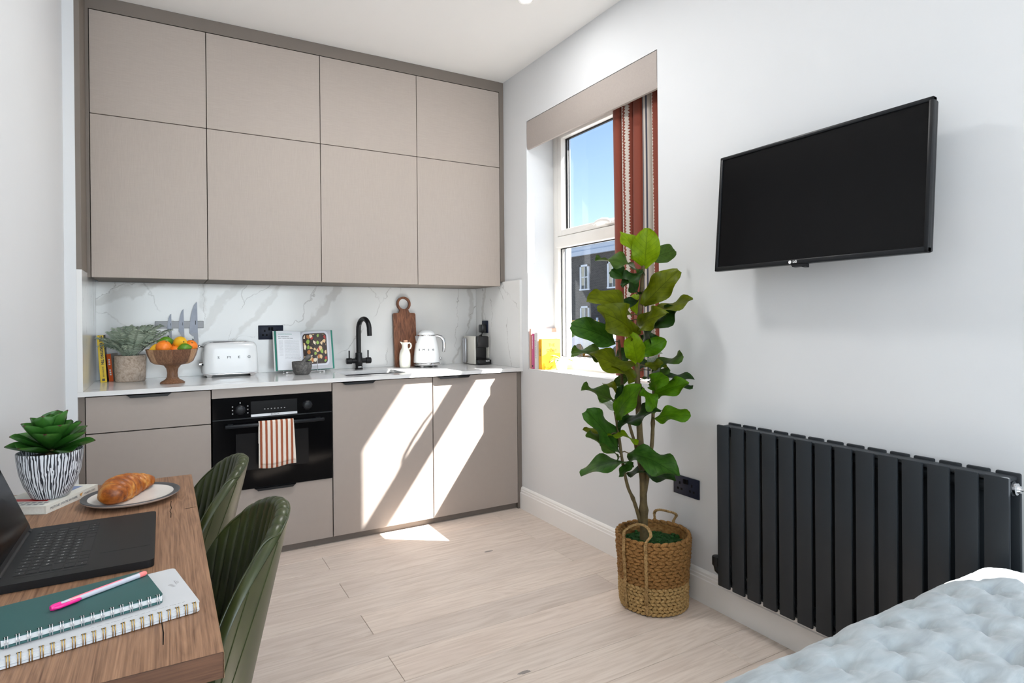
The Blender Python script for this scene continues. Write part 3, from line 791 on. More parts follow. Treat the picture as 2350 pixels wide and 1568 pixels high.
# tea towel hung over the handle
def towel_mat():
    t = NT('towel_stripe'); v = t.coord('Object'); sp = t.new('ShaderNodeSeparateXYZ'); t.link(v, sp.inputs[0])
    n = t.noise(v, 40, 2)
    x = t.math('ADD', sp.outputs[0], t.math('MULTIPLY', t.math('SUBTRACT', n.outputs['Fac'], 0.5), 0.0015))
    f = t.math('FRACT', t.math('MULTIPLY', t.math('ADD', x, 0.0932), 1 / 0.0252))
    st = t.math('MULTIPLY', t.math('GREATER_THAN', f, 0.36), t.math('LESS_THAN', f, 0.80))
    t.base(t.mix(st, lin((232, 222, 210)), lin((160, 92, 66))))
    t.set(rough=0.9, spec=0.1)
    t.bump(t.noise(v, 600, 2).outputs['Fac'], 0.3, 0.002)
towel_mat()
t = thing('tea_towel', 'rust and cream striped tea towel hanging on the oven handle', 'towel', (0.508, 3.358, 0.718))
m = MB(); random.seed(2)
path = [(3.3785, 0.606), (3.3775, 0.64), (3.376, 0.68), (3.372, 0.708), (3.366, 0.7215), (3.357, 0.7245), (3.350, 0.7195), (3.3475, 0.70), (3.346, 0.65), (3.345, 0.60), (3.344, 0.55), (3.343, 0.485)]
def tw(u, v):
    k = v * (len(path) - 1); i = min(int(k), len(path) - 2); f = k - i
    y = path[i][0] * (1 - f) + path[i + 1][0] * f; z = path[i][1] * (1 - f) + path[i + 1][1] * f
    drop = max(0, v - 0.6) / 0.4
    x = 0.419 + 0.172 * u + (u - 0.2) * 0.012 * drop
    y += 0.003 * math.sin(u * 9 + 1) * drop - 0.002 * drop
    return (x, y, z - 0.006 * math.sin(u * 5) * drop)
m.grid(tw, 40, 44)
o = obj('cloth', m, 'towel_stripe', t, True, angle=180)
sm = o.modifiers.new('thickness', 'SOLIDIFY'); sm.thickness = 0.0022; sm.offset = 0
def tw2(u, v):
    p = tw(u * 0.94 + 0.03, 0.42 + v * 0.555); return (p[0] + 0.004, p[1] - 0.004, p[2])
o = obj('folded_layer', MB().grid(tw2, 36, 30), 'towel_stripe', t, True, angle=180)
sm = o.modifiers.new('thickness', 'SOLIDIFY'); sm.thickness = 0.0022; sm.offset = 0
# ------------------------------------------------------------------ things on the worktop
Z0 = WT1
def book(name, label, loc, w, d, h, cover, rotz=0, tiltx=0, pages='page_edge', cat='book', group=None, spine_mat=None, t=0.002, front_mat=None):
    """upright book, local frame: spine faces -y, thickness along x (w), depth along y (d), height z (h)"""
    e = thing(name, label, cat, loc, rotz, group)
    T = Matrix.Rotation(R(tiltx), 4, 'Y')
    obj('pages', MB().box(-w / 2 + t, w / 2 - t, -d / 2 + t, d / 2 - 0.003, 0.002, h - 0.003).xf(T), pages, e, world=False)
    obj('cover', MB().box(-w / 2, -w / 2 + t, -d / 2, d / 2, 0, h).box(w / 2 - t, w / 2, -d / 2, d / 2, 0, h).xf(T), front_mat or cover, e, world=False)
    obj('spine', MB().bbox(-w / 2, w / 2, -d / 2 - 0.0006, -d / 2 + t, 0, h, 0.0008, 1).xf(T), spine_mat or cover, e, world=False)
    return e, T
# yellow cookbook (black cover, yellow spine), leaning slightly against the side slab
e, T = book('cookbook', 'yellow-spined cookbook standing at the left end of the worktop', (-0.281, 3.953, Z0), 0.030, 0.125, 0.252, 'book_yellow', R(0), -3.4, front_mat='book_black')
tx = lettering('THE ROASTING TIN', 0.0172, (0.001, -0.0643, 0.172), (0, 0, -1), (1, 0, 0), 'dark_letter', e, world=False, bold=0.0006)
tx.data.transform(T)
tx = lettering('RUKMINI IYER', 0.0090, (0.001, -0.0643, 0.056), (0, 0, -1), (1, 0, 0), 'dark_letter', e, world=False); tx.data.transform(T)
tx = obj('publisher_mark', MB().box(-0.006, 0.006, -0.0647, -0.0643, 0.008, 0.02).xf(T), 'dark_letter', e, world=False)
e, T = book('paperback', 'small orange-spined paperback with a grey cover beside the yellow cookbook', (-0.236, 3.965, Z0), 0.022, 0.085, 0.150, 'book_orange', R(-18), -5, front_mat='book_grey')
for zz in (0.118, 0.106, 0.094, 0.062, 0.05, 0.038):
    obj('spine_print', MB().box(-0.004, 0.004, -0.0437, -0.0431, zz - 0.004, zz + 0.004).xf(T), 'white_letter', e, world=False)
for i, (a, b, c) in enumerate(((0.118, 0.006, 0.03), (0.105, 0.005, 0.036), (0.094, 0.005, 0.03), (0.060, 0.012, 0.01), (0.02, 0.003, 0.016))):
    obj('cover_print', MB().box(0.0110, 0.0113, -c / 2, c / 2, a, a + b).xf(T), 'dark_letter', e, world=False)

# potted fern
def pot_mat():
    t = NT('stone_pot'); v = t.coord('Object'); n = t.noise(v, 60, 6, 0.7, 0.5)
    t.base(t.ramp(n.outputs['Fac'], [(0.3, lin((150, 130, 112))), (0.5, lin((190, 172, 156))), (0.7, lin((208, 194, 180)))]))
    t.set(rough=0.9, spec=0.15); t.bump(n.outputs['Fac'], 0.5, 0.006)
pot_mat()
def fern_mat():
    t = NT('fern_leaf'); v = t.coord('Object'); n = t.noise(v, 14, 3)
    t.base(t.ramp(n.outputs['Fac'], [(0.3, lin((138, 154, 134))), (0.55, lin((178, 190, 170))), (0.75, lin((208, 216, 198)))]))
    t.set(rough=0.8, spec=0.2)
fern_mat()
FP = (-0.160, 3.885, Z0)
e = thing('potted_fern', 'grey-green fern in a rough stone pot on the worktop', 'plant', FP)
m = MB(); m.lathe([(0.001, 0), (0.066, 0), (0.070, 0.004), (0.0735, 0.06), (0.0745, 0.136), (0.0725, 0.141), (0.069, 0.138), (0.067, 0.12), (0.001, 0.118)], 40, FP)
pt = obj('pot', m, 'stone_pot', e, True)
obj('soil', MB().lathe([(0.067, 0.122), (0.03, 0.128), (0.001, 0.129)], 20, FP), 'soil', e, True)
def frond(L, pairs, droop, seed):
    rnd = random.Random(seed); m = MB()
    def P(t): # arching spine in local xz plane
        a0, a1 = R(80), R(80 - droop)
        x = z = 0.0; n = 24; st = L / n
        for i in range(int(n * t)):
            a = a0 + (a1 - a0) * (i / n) ** 1.3; x += st * math.cos(a); z += st * math.sin(a)
        return Vector((x, 0, z))
    pts = [P(i / 12) for i in range(13)]
    m.tube(pts, [0.0016 * (1 - 0.7 * i / 12) for i in range(13)], 4, False)
    for i in range(pairs):
        t = 0.14 + 0.86 * i / (pairs - 1)
        p = P(t); q = P(min(1, t + 0.06)); d = (q - p).normalized() if (q - p).length > 1e-6 else Vector((1, 0, 0))
        ll = L * 0.185 * math.sin(math.pi * (0.12 + 0.88 * (1 - t)) ** 0.8) + 0.004
        for s in (-1, 1):
            side_ = Vector((0, s, 0)); ax = (side_ * 0.85 + d * 0.55 + Vector((0, 0, rnd.uniform(-0.25, 0.15)))).normalized()
            nrm = ax.cross(d); nrm.normalize(); wv = ax.cross(nrm).normalized() * ll * 0.16
            tip = p + ax * ll + Vector((0, 0, -0.14 * ll))
            a = p + ax * ll * 0.35; b = p + ax * ll * 0.72
            m.add([p, a + wv, b + wv * 0.85, tip, b - wv * 0.85, a - wv, a + nrm * ll * 0.05, b + nrm * ll * 0.04],
                  [(0, 1, 6), (0, 6, 5), (1, 2, 7, 6), (6, 7, 4, 5), (2, 3, 7), (7, 3, 4)])
    return m.mesh('frond')
random.seed(11)
fm = [frond(0.25, 25, 22, 1), frond(0.25, 24, 42, 2), frond(0.21, 20, 80, 3), frond(0.24, 24, 34, 4)]
for f in fm: f.materials.append(MATS['fern_leaf'])
for i in range(46):
    k = i % 4; az = i * 2.399 + random.uniform(-0.3, 0.3)
    L_ = (0.20, 0.20, 0.17, 0.18)[k]
    o = bpy.data.objects.new('frond', fm[k]); COL.objects.link(o); o.parent = e
    rr = random.uniform(0.0, 0.03)
    o.location = (rr * math.cos(az), rr * math.sin(az) - 0.01, 0.122)
    lean = [0.42, 0.30, 0.28, 0.05][k] + random.uniform(-0.12, 0.12)
    s = random.uniform(0.78, 1.0)
    if math.sin(az) > 0.25: lean -= 0.28; s *= 0.8          # fronds at the back stay upright, clear of the slab
    if math.cos(az) < -0.5: s *= 0.8
    o.rotation_euler = (random.uniform(-0.2, 0.2), lean, az)
    o.scale = (s, s, s)

# fruit bowl on a foot, made of staves
BX, BY = 0.0365, 3.620
e = thing('fruit_bowl', 'footed acacia wood fruit bowl on the worktop', 'bowl', (BX, BY, Z0))
def stave(a0, a1):
    prof_o = [(0.052, 0.098), (0.080, 0.102), (0.098, 0.114), (0.112, 0.145), (0.121, 0.179)]
    prof_i = [(0.117, 0.179), (0.107, 0.146), (0.093, 0.119), (0.06, 0.108)]
    pr = prof_o + prof_i; n = 5; m = MB(); o = []
    for i in range(n):
        a = a0 + (a1 - a0) * i / (n - 1)
        o += [(BX + r * math.cos(a), BY + r * math.sin(a), Z0 + z) for r, z in pr]
    k = len(pr); f = []
    for i in range(n - 1):
        for j in range(k - 1): f.append((i * k + j, i * k + j + 1, (i + 1) * k + j + 1, (i + 1) * k + j))
    f.append(tuple(range(k))); f.append(tuple((n - 1) * k + j for j in reversed(range(k))))
    return m.add(o, f)
ws = ['acacia_dark', 'acacia', 'acacia_dark', 'acacia_light', 'acacia']
ns = 16
for i in range(ns):
    obj('stave', stave(2 * math.pi * i / ns, 2 * math.pi * (i + 1) / ns - 0.004), ws[(i * 3 + 1) % 5], e, True)
obj('foot', MB().lathe([(0.001, 0), (0.056, 0), (0.0585, 0.004), (0.05, 0.012), (0.034, 0.02), (0.026, 0.032), (0.024, 0.055), (0.028, 0.078), (0.04, 0.094), (0.06, 0.0995), (0.001, 0.100)], 32, (BX, BY, Z0)), 'acacia', e, True)
obj('bowl_floor', MB().lathe([(0.075, 0.109), (0.001, 0.107)], 24, (BX, BY, Z0)), 'acacia_dark', e, True)
def fruit(name, label, px, py, pz, r, mat, sz=1.0, sx=1.0, rot=(0, 0, 0), nub=False):
    t = thing(name, label, 'fruit', (px, py, pz), 0, 'citrus fruit in the bowl')
    n1, n2 = 28, 18; m = MB(); pr = []
    for j in range(n2 + 1):
        a = math.pi * j / n2; z = -math.cos(a); rr = math.sin(a)
        if nub: rr = max(1e-4, rr - 0.0); z = z * (1 + 0.28 * abs(z) ** 9)
        pr.append((max(1e-4, rr * r), z * r * sz))
    m.lathe(pr, n1); m.xf(Matrix.Rotation(rot[2], 4, 'Z') @ Matrix.Rotation(rot[0], 4, 'X') @ Matrix.Rotation(rot[1], 4, 'Y'))
    obj('skin', m, mat, t, True, world=False, angle=180)
    st = MB().lathe([(0.0035, 0), (0.003, 0.0016), (0.0004, 0.0018)], 8, (0, 0, r * sz * (1.26 if nub else 0.99))); st.xf(Matrix.Rotation(rot[2], 4, 'Z') @ Matrix.Rotation(rot[0], 4, 'X') @ Matrix.Rotation(rot[1], 4, 'Y'))
    obj('stem_end', st, 'fruit_stem', t, True, world=False)
fz = Z0
fruit('lemon', 'small lemon at the left rim of the bowl', -0.030, 3.592, fz + 0.182, 0.027, 'lemon_skin', 1.15, 1, (0.4, 1.3, 0.2), True)
fruit('orange', 'large orange at the front left of the bowl', -0.001, 3.560, fz + 0.190, 0.037, 'orange_skin', 0.96, 1, (0.5, 0.3, 0))
fruit('lime', 'lime on top of the pile behind the large orange', 0.008, 3.635, fz + 0.216, 0.028, 'lime_skin', 1.12, 1, (0.2, 1.5, 0.3), True)
fruit('lemon', 'lemon on top of the pile with its dark tip facing out', 0.073, 3.590, fz + 0.212, 0.032, 'lemon_skin', 1.08, 1, (1.45, 0.1, 0.25), True)
fruit('lime', 'lime at the front right of the bowl', 0.092, 3.555, fz + 0.184, 0.025, 'lime_skin', 1.1, 1, (0.3, 1.45, 0.1), True)
fruit('orange', 'orange at the right rim of the bowl', 0.121, 3.610, fz + 0.190, 0.034, 'orange_skin', 0.95, 1, (0.9, 0.2, 0))
fruit('orange', 'small orange half hidden in the middle of the bowl', 0.052, 3.575, fz + 0.168, 0.030, 'orange_skin', 0.95, 1, (0.2, 0.5, 0))
fruit('orange', 'orange at the back of the bowl behind the lime', 0.045, 3.680, fz + 0.178, 0.033, 'orange_skin', 0.95, 1, (0.2, 0.5, 0))

# magnetic knife rack and three knives
plain('knife_steel', (0.30, 0.32, 0.37), rough=0.5, metal=0.5, var=0.08, vscale=30, spec=0.3)
plain('knife_handle', (0.30, 0.31, 0.34), rough=0.5, metal=0.5, spec=0.3)
plain('rack_grey', lin((128, 128, 130)), rough=0.4, metal=0.4, var=0.04)
o = obj('knife_rack', MB().bbox(-0.045, 0.204, 4.0035, 4.0200, 1.205, 1.246, 0.002), 'rack_grey'); tag(o, 'grey magnetic knife rack on the splashback', 'knife rack')
def knife(label, tipx, tipz, bw, heelz, hx, curve=1):
    e = thing('kitchen_knife', label, 'knife', (tipx, 3.998, heelz - 0.13), 0, 'knives on the magnetic rack')
    n = 10; L = tipz - heelz; pts = []
    for i in range(n + 1):
        f = i / n; pts.append((tipx + bw * 0.35 - bw * (1 - (1 - f) ** 2.0) ** 0.6 if f > 0 else tipx + bw * 0.35, tipz - L * f))
    right = [(tipx + bw * 0.42, heelz)]
    poly = pts + right
    obj('blade', MB().prism(poly, 'y', 4.0008, 4.0030), 'knife_steel', e)
    hp = [(tipx + bw * 0.42, heelz), (tipx - bw * 0.62, heelz), (tipx - bw * 0.35, heelz - 0.012), (tipx - bw * 0.05, heelz - 0.022), (tipx - 0.002, heelz - 0.05), (tipx - 0.008, heelz - 0.11), (tipx + 0.012, heelz - 0.115), (tipx + bw * 0.5, heelz - 0.05)]
    obj('handle', MB().prism(hp, 'y', 3.996, 4.0028), 'knife_handle', e)
    obj('bolster', MB().prism([(tipx - 0.001, heelz - 0.105), (tipx - 0.012, heelz - 0.11), (tipx - 0.012, heelz - 0.03), (tipx - 0.006, heelz - 0.035)], 'y', 3.9945, 3.996), 'black_metal', e)
    obj('blade_mark', MB().box(tipx + bw * 0.08, tipx + bw * 0.18, 3.9999, 4.0008, heelz + L * 0.27, heelz + L * 0.40), 'dark_letter', e)
knife('smallest knife on the magnetic rack', 0.030, 1.290, 0.021, 1.197, 0)
knife('medium knife in the middle of the magnetic rack', 0.091, 1.318, 0.026, 1.186, 0)
knife('largest chef knife on the magnetic rack', 0.156, 1.360, 0.040, 1.175, 0)

# toaster
TX0, TX1, TY0, TY1 = 0.187, 0.487, 3.832, 4.000
e = thing('toaster', 'white retro two-slice toaster on the worktop', 'toaster', ((TX0 + TX1) / 2, (TY0 + TY1) / 2, Z0))
cx, cy = (TX0 + TX1) / 2, (TY0 + TY1) / 2
def tbody(u, v):
    # rounded-rectangle plan, walls lean in towards a soft top
    a = 2 * math.pi * u
    if v < 0.78:
        f = v / 0.78; k = 1 - 0.055 * f ** 2.0 - 0.012 * (1 - f); z = 0.022 + 0.140 * f
    else:
        f = (v - 0.78) / 0.22; k = (1 - 0.055 - 0.012 * 0) * (1 - 0.16 * (1 - math.cos(f * math.pi / 2)) ** 1.0); z = 0.162 + 0.036 * math.sin(f * math.pi / 2)
    hx, hy = (TX1 - TX0) / 2 * k, (TY1 - TY0) / 2 * k * (1 - (0.1 if v > 0.78 else 0) * (max(0.0, v - 0.78) / 0.22) ** 1.5)
    n = 5.5; c_, s_ = math.cos(a), math.sin(a)
    return (cx + hx * abs(c_) ** (2 / n) * (1 if c_ > 0 else -1), cy + hy * abs(s_) ** (2 / n) * (1 if s_ > 0 else -1), Z0 + z)
m = MB().grid(tbody, 72, 26, True)
m.add([tbody(i / 72, 1) for i in range(72)], [tuple(range(72))])
obj('housing', m, 'appliance_white', e, True, angle=60)
obj('top_plate', MB().bbox(TX0 + 0.045, TX1 - 0.045, cy - 0.05, cy + 0.05, Z0 + 0.1965, Z0 + 0.2005, 0.002), 'steel', e, True)
for s in (-1, 1): obj('slot', MB().box(TX0 + 0.06, TX1 - 0.06, cy + s * 0.025 - 0.014, cy + s * 0.025 + 0.014, Z0 + 0.2006, Z0 + 0.2012), 'gap_dark', e)
obj('base', MB().bbox(TX0 + 0.006, TX1 - 0.006, TY0 + 0.006, TY1 - 0.006, Z0 + 0.013, Z0 + 0.022, 0.003), 'chrome', e, True)
for sx in (TX0 + 0.035, TX1 - 0.035):
    for sy in (TY0 + 0.022, TY1 - 0.022):
        obj('foot', MB().add([(sx - 0.018, sy - 0.014, Z0 + 0.016), (sx + 0.018, sy - 0.014, Z0 + 0.016), (sx + 0.018, sy + 0.014, Z0 + 0.016), (sx - 0.018, sy + 0.014, Z0 + 0.016), (sx - 0.010, sy - 0.01, Z0), (sx + 0.010, sy - 0.01, Z0), (sx + 0.010, sy + 0.01, Z0), (sx - 0.010, sy + 0.01, Z0)], [(0, 1, 2, 3), (4, 7, 6, 5), (0, 4, 5, 1), (1, 5, 6, 2), (2, 6, 7, 3), (3, 7, 4, 0)]), 'chrome', e)
lv = obj('lever', MB().cyl((TX0 + 0.012, cy - 0.02, Z0 + 0.174), (TX0 - 0.006, cy - 0.02, Z0 + 0.177), 0.003, 8), 'black_metal', e, True)
obj('lever_ball', MB().sphere((TX0 - 0.012, cy - 0.02, Z0 + 0.178), 0.0085, 16, 10), 'chrome', lv, True)
obj('dial', MB().cyl((TX0 + 0.004, cy - 0.02, Z0 + 0.075), (TX0 - 0.014, cy - 0.02, Z0 + 0.075), 0.016, 20), 'chrome', e, True)
obj('button', MB().cyl((TX0 + 0.004, cy - 0.058, Z0 + 0.075), (TX0 - 0.001, cy - 0.060, Z0 + 0.075), 0.006, 12), 'black_metal', e, True)
for i, ch_ in enumerate('SMEG'):
    lettering(ch_, 0.019, (TX0 + 0.083 + i * 0.0535, TY0 + 0.0012, Z0 + 0.113 - i * 0.0), (1, 0, 0), (0, 0.04, 1), 'badge_metal', e, sx=1.35, depth=0.0012)

# double socket on the splashback
def socket(name, label, cx, cz, face, axis, double=True, w=0.146, h=0.088):
    """axis: 'y' plate faces -y at y=face, 'x' plate faces -x at x=face"""
    e = thing(name, label, 'socket', (cx, face, cz) if axis == 'y' else (face, cx, cz))
    def B(a0, a1, d0, d1, z0, z1, b=0):
        if axis == 'y': A = (a0, a1, face + d0, face + d1, z0, z1)
        else: A = (face + d0, face + d1, a0, a1, z0, z1)
        return MB().bbox(*A, b) if b else MB().box(*A)
    obj('face_plate', B(cx - w / 2, cx + w / 2, -0.008, 0, cz - h / 2, cz + h / 2, 0.0025), 'socket_navy', e, True)
    for sx in ((-0.036, 0.036) if double else (0,)):
        sgn = 1
        obj('pin_hole', B(cx + sx - 0.004, cx + sx + 0.004, -0.0084, -0.0079, cz + 0.004, cz + 0.016), 'socket_black', e)
        for q in (-0.011, 0.011): obj('pin_hole', B(cx + sx + q - 0.0055, cx + sx + q + 0.0055, -0.0084, -0.0079, cz - 0.021, cz - 0.011), 'socket_black', e)
    if double:
        for q in (-0.009, 0.007): obj('switch', B(cx + q - 0.006, cx + q + 0.006, -0.0125, -0.008, cz + 0.012, cz + 0.032, 0.001), 'socket_black', e)
    return e
socket('double_socket', 'dark navy double socket on the marble behind the cookbook', 0.578, 1.172, 4.0203, 'y')

# open cookbook on a wire stand
def page_text():
    t = NT('page_text'); v = t.coord('UV')
    sp = t.new('ShaderNodeSeparateXYZ'); t.link(v, sp.inputs[0]); x, y = sp.outputs[0], sp.outputs[1]
    def rect(x0, x1, y0, y1):
        return t.math('MULTIPLY', t.math('MULTIPLY', t.math('GREATER_THAN', x, x0), t.math('LESS_THAN', x, x1)), t.math('MULTIPLY', t.math('GREATER_THAN', y, y0), t.math('LESS_THAN', y, y1)))
    n = t.noise(t.coord('UV', (60, 40, 1)), 1, 2)
    ln = t.math('GREATER_THAN', t.math('FRACT', t.math('MULTIPLY', y, 34)), 0.5)
    wd = t.math('GREATER_THAN', n.outputs['Fac'], 0.42)
    body = t.math('MULTIPLY', t.math('MULTIPLY', ln, wd), t.math('ADD', rect(0.30, 0.92, 0.28, 0.76), rect(0.08, 0.24, 0.36, 0.76)))
    c = t.mix(t.math('MULTIPLY', body, 0.30), lin((232, 235, 240)), lin((110, 114, 122)))
    c = t.mix(t.math('MULTIPLY', t.math('MULTIPLY', rect(0.06, 0.62, 0.915, 0.935), wd), 0.8), c, lin((110, 170, 160)))
    c = t.mix(t.math('MULTIPLY', t.math('MULTIPLY', t.math('ADD', rect(0.06, 0.48, 0.85, 0.865), rect(0.06, 0.66, 0.805, 0.82)), wd), 0.8), c, lin((120, 124, 132)))
    t.base(c); t.set(rough=0.55)
page_text()
def dish_mat():
    t = NT('dish_photo'); v = t.coord('UV')
    vo = t.new('ShaderNodeTexVoronoi'); vo.inputs['Scale'].default_value = 9
    n = t.noise(v, 6, 3); t.link(t.vmath('ADD', v, t.vmath('SCALE', n.outputs['Color'], None, 0.12)), vo.inputs['Vector'])
    sp = t.new('ShaderNodeSeparateColor'); t.link(vo.outputs['Color'], sp.inputs[0])
    food = t.ramp(sp.outputs[0], [(0.0, lin((58, 40, 30))), (0.22, lin((224, 190, 140))), (0.42, lin((240, 226, 200))), (0.55, lin((150, 180, 80))), (0.66, lin((190, 120, 60))), (0.78, lin((180, 50, 40))), (0.86, lin((226, 200, 160))), (0.95, lin((64, 44, 32)))], 'CONSTANT')
    ed = t.math('LESS_THAN', vo.outputs['Distance'], 0.52)
    food = t.mix(ed, lin((46, 32, 26)), food)
    s2 = t.new('ShaderNodeSeparateXYZ'); t.link(v, s2.inputs[0])
    ax = t.math('ABSOLUTE', t.math('SUBTRACT', s2.outputs[0], 0.46)); ay = t.math('ABSOLUTE', t.math('SUBTRACT', s2.outputs[1], 0.54))
    def rr(hx, hy, r):
        qx = t.math('MAXIMUM', t.math('SUBTRACT', ax, hx - r), 0.0); qy = t.math('MAXIMUM', t.math('SUBTRACT', ay, hy - r), 0.0)
        d = t.math('SQRT', t.math('ADD', t.math('MULTIPLY', qx, qx), t.math('MULTIPLY', qy, qy)))
        return t.math('LESS_THAN', d, r)
    c = t.mix(rr(0.46, 0.45, 0.12), lin((188, 190, 196)), lin((216, 218, 226)))
    c = t.mix(rr(0.405, 0.405, 0.10), c, lin((64, 48, 42)))
    c = t.mix(rr(0.375, 0.375, 0.10), c, food)
    t.base(c); t.set(rough=0.3)
dish_mat()
e = thing('open_cookbook', 'open cookbook on a wire stand showing a tray of food', 'book', (0.745, 3.92, Z0))
TB = Matrix.Translation((0, 0, 0)) @ rotm('X', -14, (0.745, 3.895, Z0 + 0.014))
LX, MX, RX, BZ, HT = 0.598, 0.745, 0.925, Z0 + 0.014, 0.250
def yl(x): # gutter is deepest, page edges come forward
    return 3.897 - 0.030 * abs(x - MX) / 0.16 + 0.022 - 0.010 * math.sin(min(1, abs(x - MX) / 0.15) * math.pi)
def page(x0, x1, lift, name, mat):
    n = 10; me = MB(); o = []
    for i in range(n + 1):
        x = x0 + (x1 - x0) * i / n
        o += [(x, yl(x) - lift, BZ + 0.003), (x, yl(x) - lift, BZ + HT - 0.004)]
    f = [(2 * i, 2 * i + 2, 2 * i + 3, 2 * i + 1) for i in range(n)]
    me.add(o, f); me.xf(TB); ob = obj(name, me, mat, e, True, angle=180)
    uv = ob.data.uv_layers.new(name='UVMap')
    for p in ob.data.polygons:
        for li in p.loop_indices:
            vi = ob.data.loops[li].vertex_index; uv.data[li].uv = ((vi // 2) / n, vi % 2)
    return ob
def slab(x0, x1, l0, l1, dz, name, mat):
    n = 8; me = MB(); o = []
    for i in range(n + 1):
        x = x0 + (x1 - x0) * i / n; y = yl(x)
        o += [(x, y - l0, BZ + dz), (x, y - l0, BZ + HT - dz), (x, y - l1, BZ + HT - dz), (x, y - l1, BZ + dz)]
    f = []
    for i in range(n):
        a = 4 * i; b = a + 4
        f += [(a, b, b + 1, a + 1), (a + 1, b + 1, b + 2, a + 2), (a + 2, b + 2, b + 3, a + 3), (a + 3, b + 3, b, a)]
    f += [(0, 1, 2, 3), (4 * n + 3, 4 * n + 2, 4 * n + 1, 4 * n)]
    me.add(o, f); me.xf(TB); return obj(name, me, mat, e)
slab(LX - 0.020, MX, -0.004, -0.001, 0, 'cover', 'book_white'); slab(MX, RX + 0.012, -0.004, -0.001, 0, 'cover', 'book_teal')
slab(LX - 0.012, MX, -0.001, 0.004, 0.001, 'endpaper', 'book_teal'); slab(LX - 0.002, MX, 0.004, 0.015, 0.002, 'page_block', 'page_white'); slab(MX, RX, -0.001, 0.006, 0.002, 'page_block', 'page_white')
page(LX, MX - 0.0005, 0.0157, 'page', 'page_text'); page(MX + 0.0005, RX - 0.003, 0.0067, 'page', 'dish_photo')
ws_ = thing('book_stand', 'thin silver wire cookbook stand under the open cookbook', 'stand', (0.745, 3.90, Z0))
for xx in (0.7215, 0.822):
    obj('prong', MB().tube([(xx, 3.86, Z0 + 0.002), (xx, 3.847, Z0 + 0.004), (xx, 3.842, Z0 + 0.02), (xx, 3.846, Z0 + 0.095)], 0.0019, 8), 'wire_silver', ws_, True)
    obj('bead', MB().sphere((xx, 3.846, Z0 + 0.097), 0.0034, 10, 8), 'wire_silver', ws_, True)
obj('base_bar', MB().tube([(0.64, 3.86, Z0 + 0.008), (0.87, 3.86, Z0 + 0.008)], 0.0019, 8), 'wire_silver', ws_, True)
for xx in (0.645, 0.865):
    obj('leg', MB().tube([(xx, 3.86, Z0 + 0.008), (xx, 3.858, Z0 + 0.0018), (xx, 3.97, Z0 + 0.0018), (xx, 3.965, Z0 + 0.12)], 0.0019, 8), 'wire_silver', ws_, True)

# mortar and pestle
def granite():
    t = NT('granite'); v = t.coord('Object'); n = t.noise(v, 60, 5, 0.7); n2 = t.noise(v, 260, 2)
    s = t.math('ADD', t.math('MULTIPLY', n.outputs['Fac'], 0.6), t.math('MULTIPLY', n2.outputs['Fac'], 0.4))
    t.base(t.ramp(s, [(0.35, lin((56, 54, 54))), (0.55, lin((104, 101, 98))), (0.7, lin((150, 146, 142)))])); t.set(rough=0.7); t.bump(s, 0.3, 0.003)
granite()
e = thing('mortar', 'grey granite mortar in front of the open cookbook', 'mortar', (0.712, 3.748, Z0))
obj('bowl', MB().lathe([(0.001, 0), (0.036, 0), (0.042, 0.003), (0.050, 0.018), (0.056, 0.045), (0.0575, 0.075), (0.055, 0.078), (0.050, 0.076), (0.046, 0.05), (0.03, 0.022), (0.001, 0.018)], 36, (0.712, 3.748, Z0)), 'granite', e, True)
o = obj('pestle', MB().tube([(0.690, 3.74, Z0 + 0.040), (0.706, 3.744, Z0 + 0.060), (0.735, 3.752, Z0 + 0.088), (0.757, 3.758, Z0 + 0.108), (0.763, 3.760, Z0 + 0.113)], [0.017, 0.015, 0.0125, 0.015, 0.008], 16), 'granite', None, True); tag(o, 'grey granite pestle resting in the mortar', 'pestle')

# tap
e = thing('kitchen_tap', 'matt black swan-neck mixer tap with two levers behind the sink', 'tap', (1.103, 3.925, Z0))
tx_, ty_ = 1.103, 3.925
obj('base', MB().lathe([(0.001, 0), (0.026, 0), (0.026, 0.006), (0.0225, 0.010), (0.0225, 0.030), (0.024, 0.034), (0.024, 0.075), (0.0215, 0.083), (0.0215, 0.108), (0.016, 0.110), (0.001, 0.110)], 28, (tx_, ty_, Z0)), 'black_metal', e, True)
pth = [(tx_, ty_, Z0 + 0.10), (tx_, ty_, Z0 + 0.26)]
for i in range(1, 15):
    a = math.pi * i / 14 * 1.02; rr = 0.070
    pth.append((tx_ + 0.22 * rr * (1 - math.cos(a)) , ty_ - 0.975 * rr * (1 - math.cos(a)), Z0 + 0.26 + rr * math.sin(a)))
lp = pth[-1]; pth.append((lp[0] + 0.002, lp[1] + 0.001, lp[2] - 0.035))
obj('spout', MB().tube(pth, 0.0155, 20), 'black_metal', e, True)
for s in (-1, 1):
    lv = obj('valve', MB().tube([(tx_ + s * 0.018, ty_, Z0 + 0.056), (tx_ + s * 0.045, ty_, Z0 + 0.056), (tx_ + s * 0.048, ty_, Z0 + 0.056), (tx_ + s * 0.078, ty_, Z0 + 0.056), (tx_ + s * 0.081, ty_, Z0 + 0.056)], [0.016, 0.016, 0.020, 0.020, 0.017], 24), 'black_metal', e, True)
    obj('lever', MB().cyl((tx_ + s * 0.062, ty_, Z0 + 0.070), (tx_ + s * 0.062, ty_, Z0 + 0.124), 0.0048, 12), 'black_metal', lv, True)
obj('maker_plate', MB().box(tx_ - 0.011, tx_ + 0.011, ty_ - 0.0243, ty_ - 0.0232, Z0 + 0.014, Z0 + 0.019), 'white_letter', e)

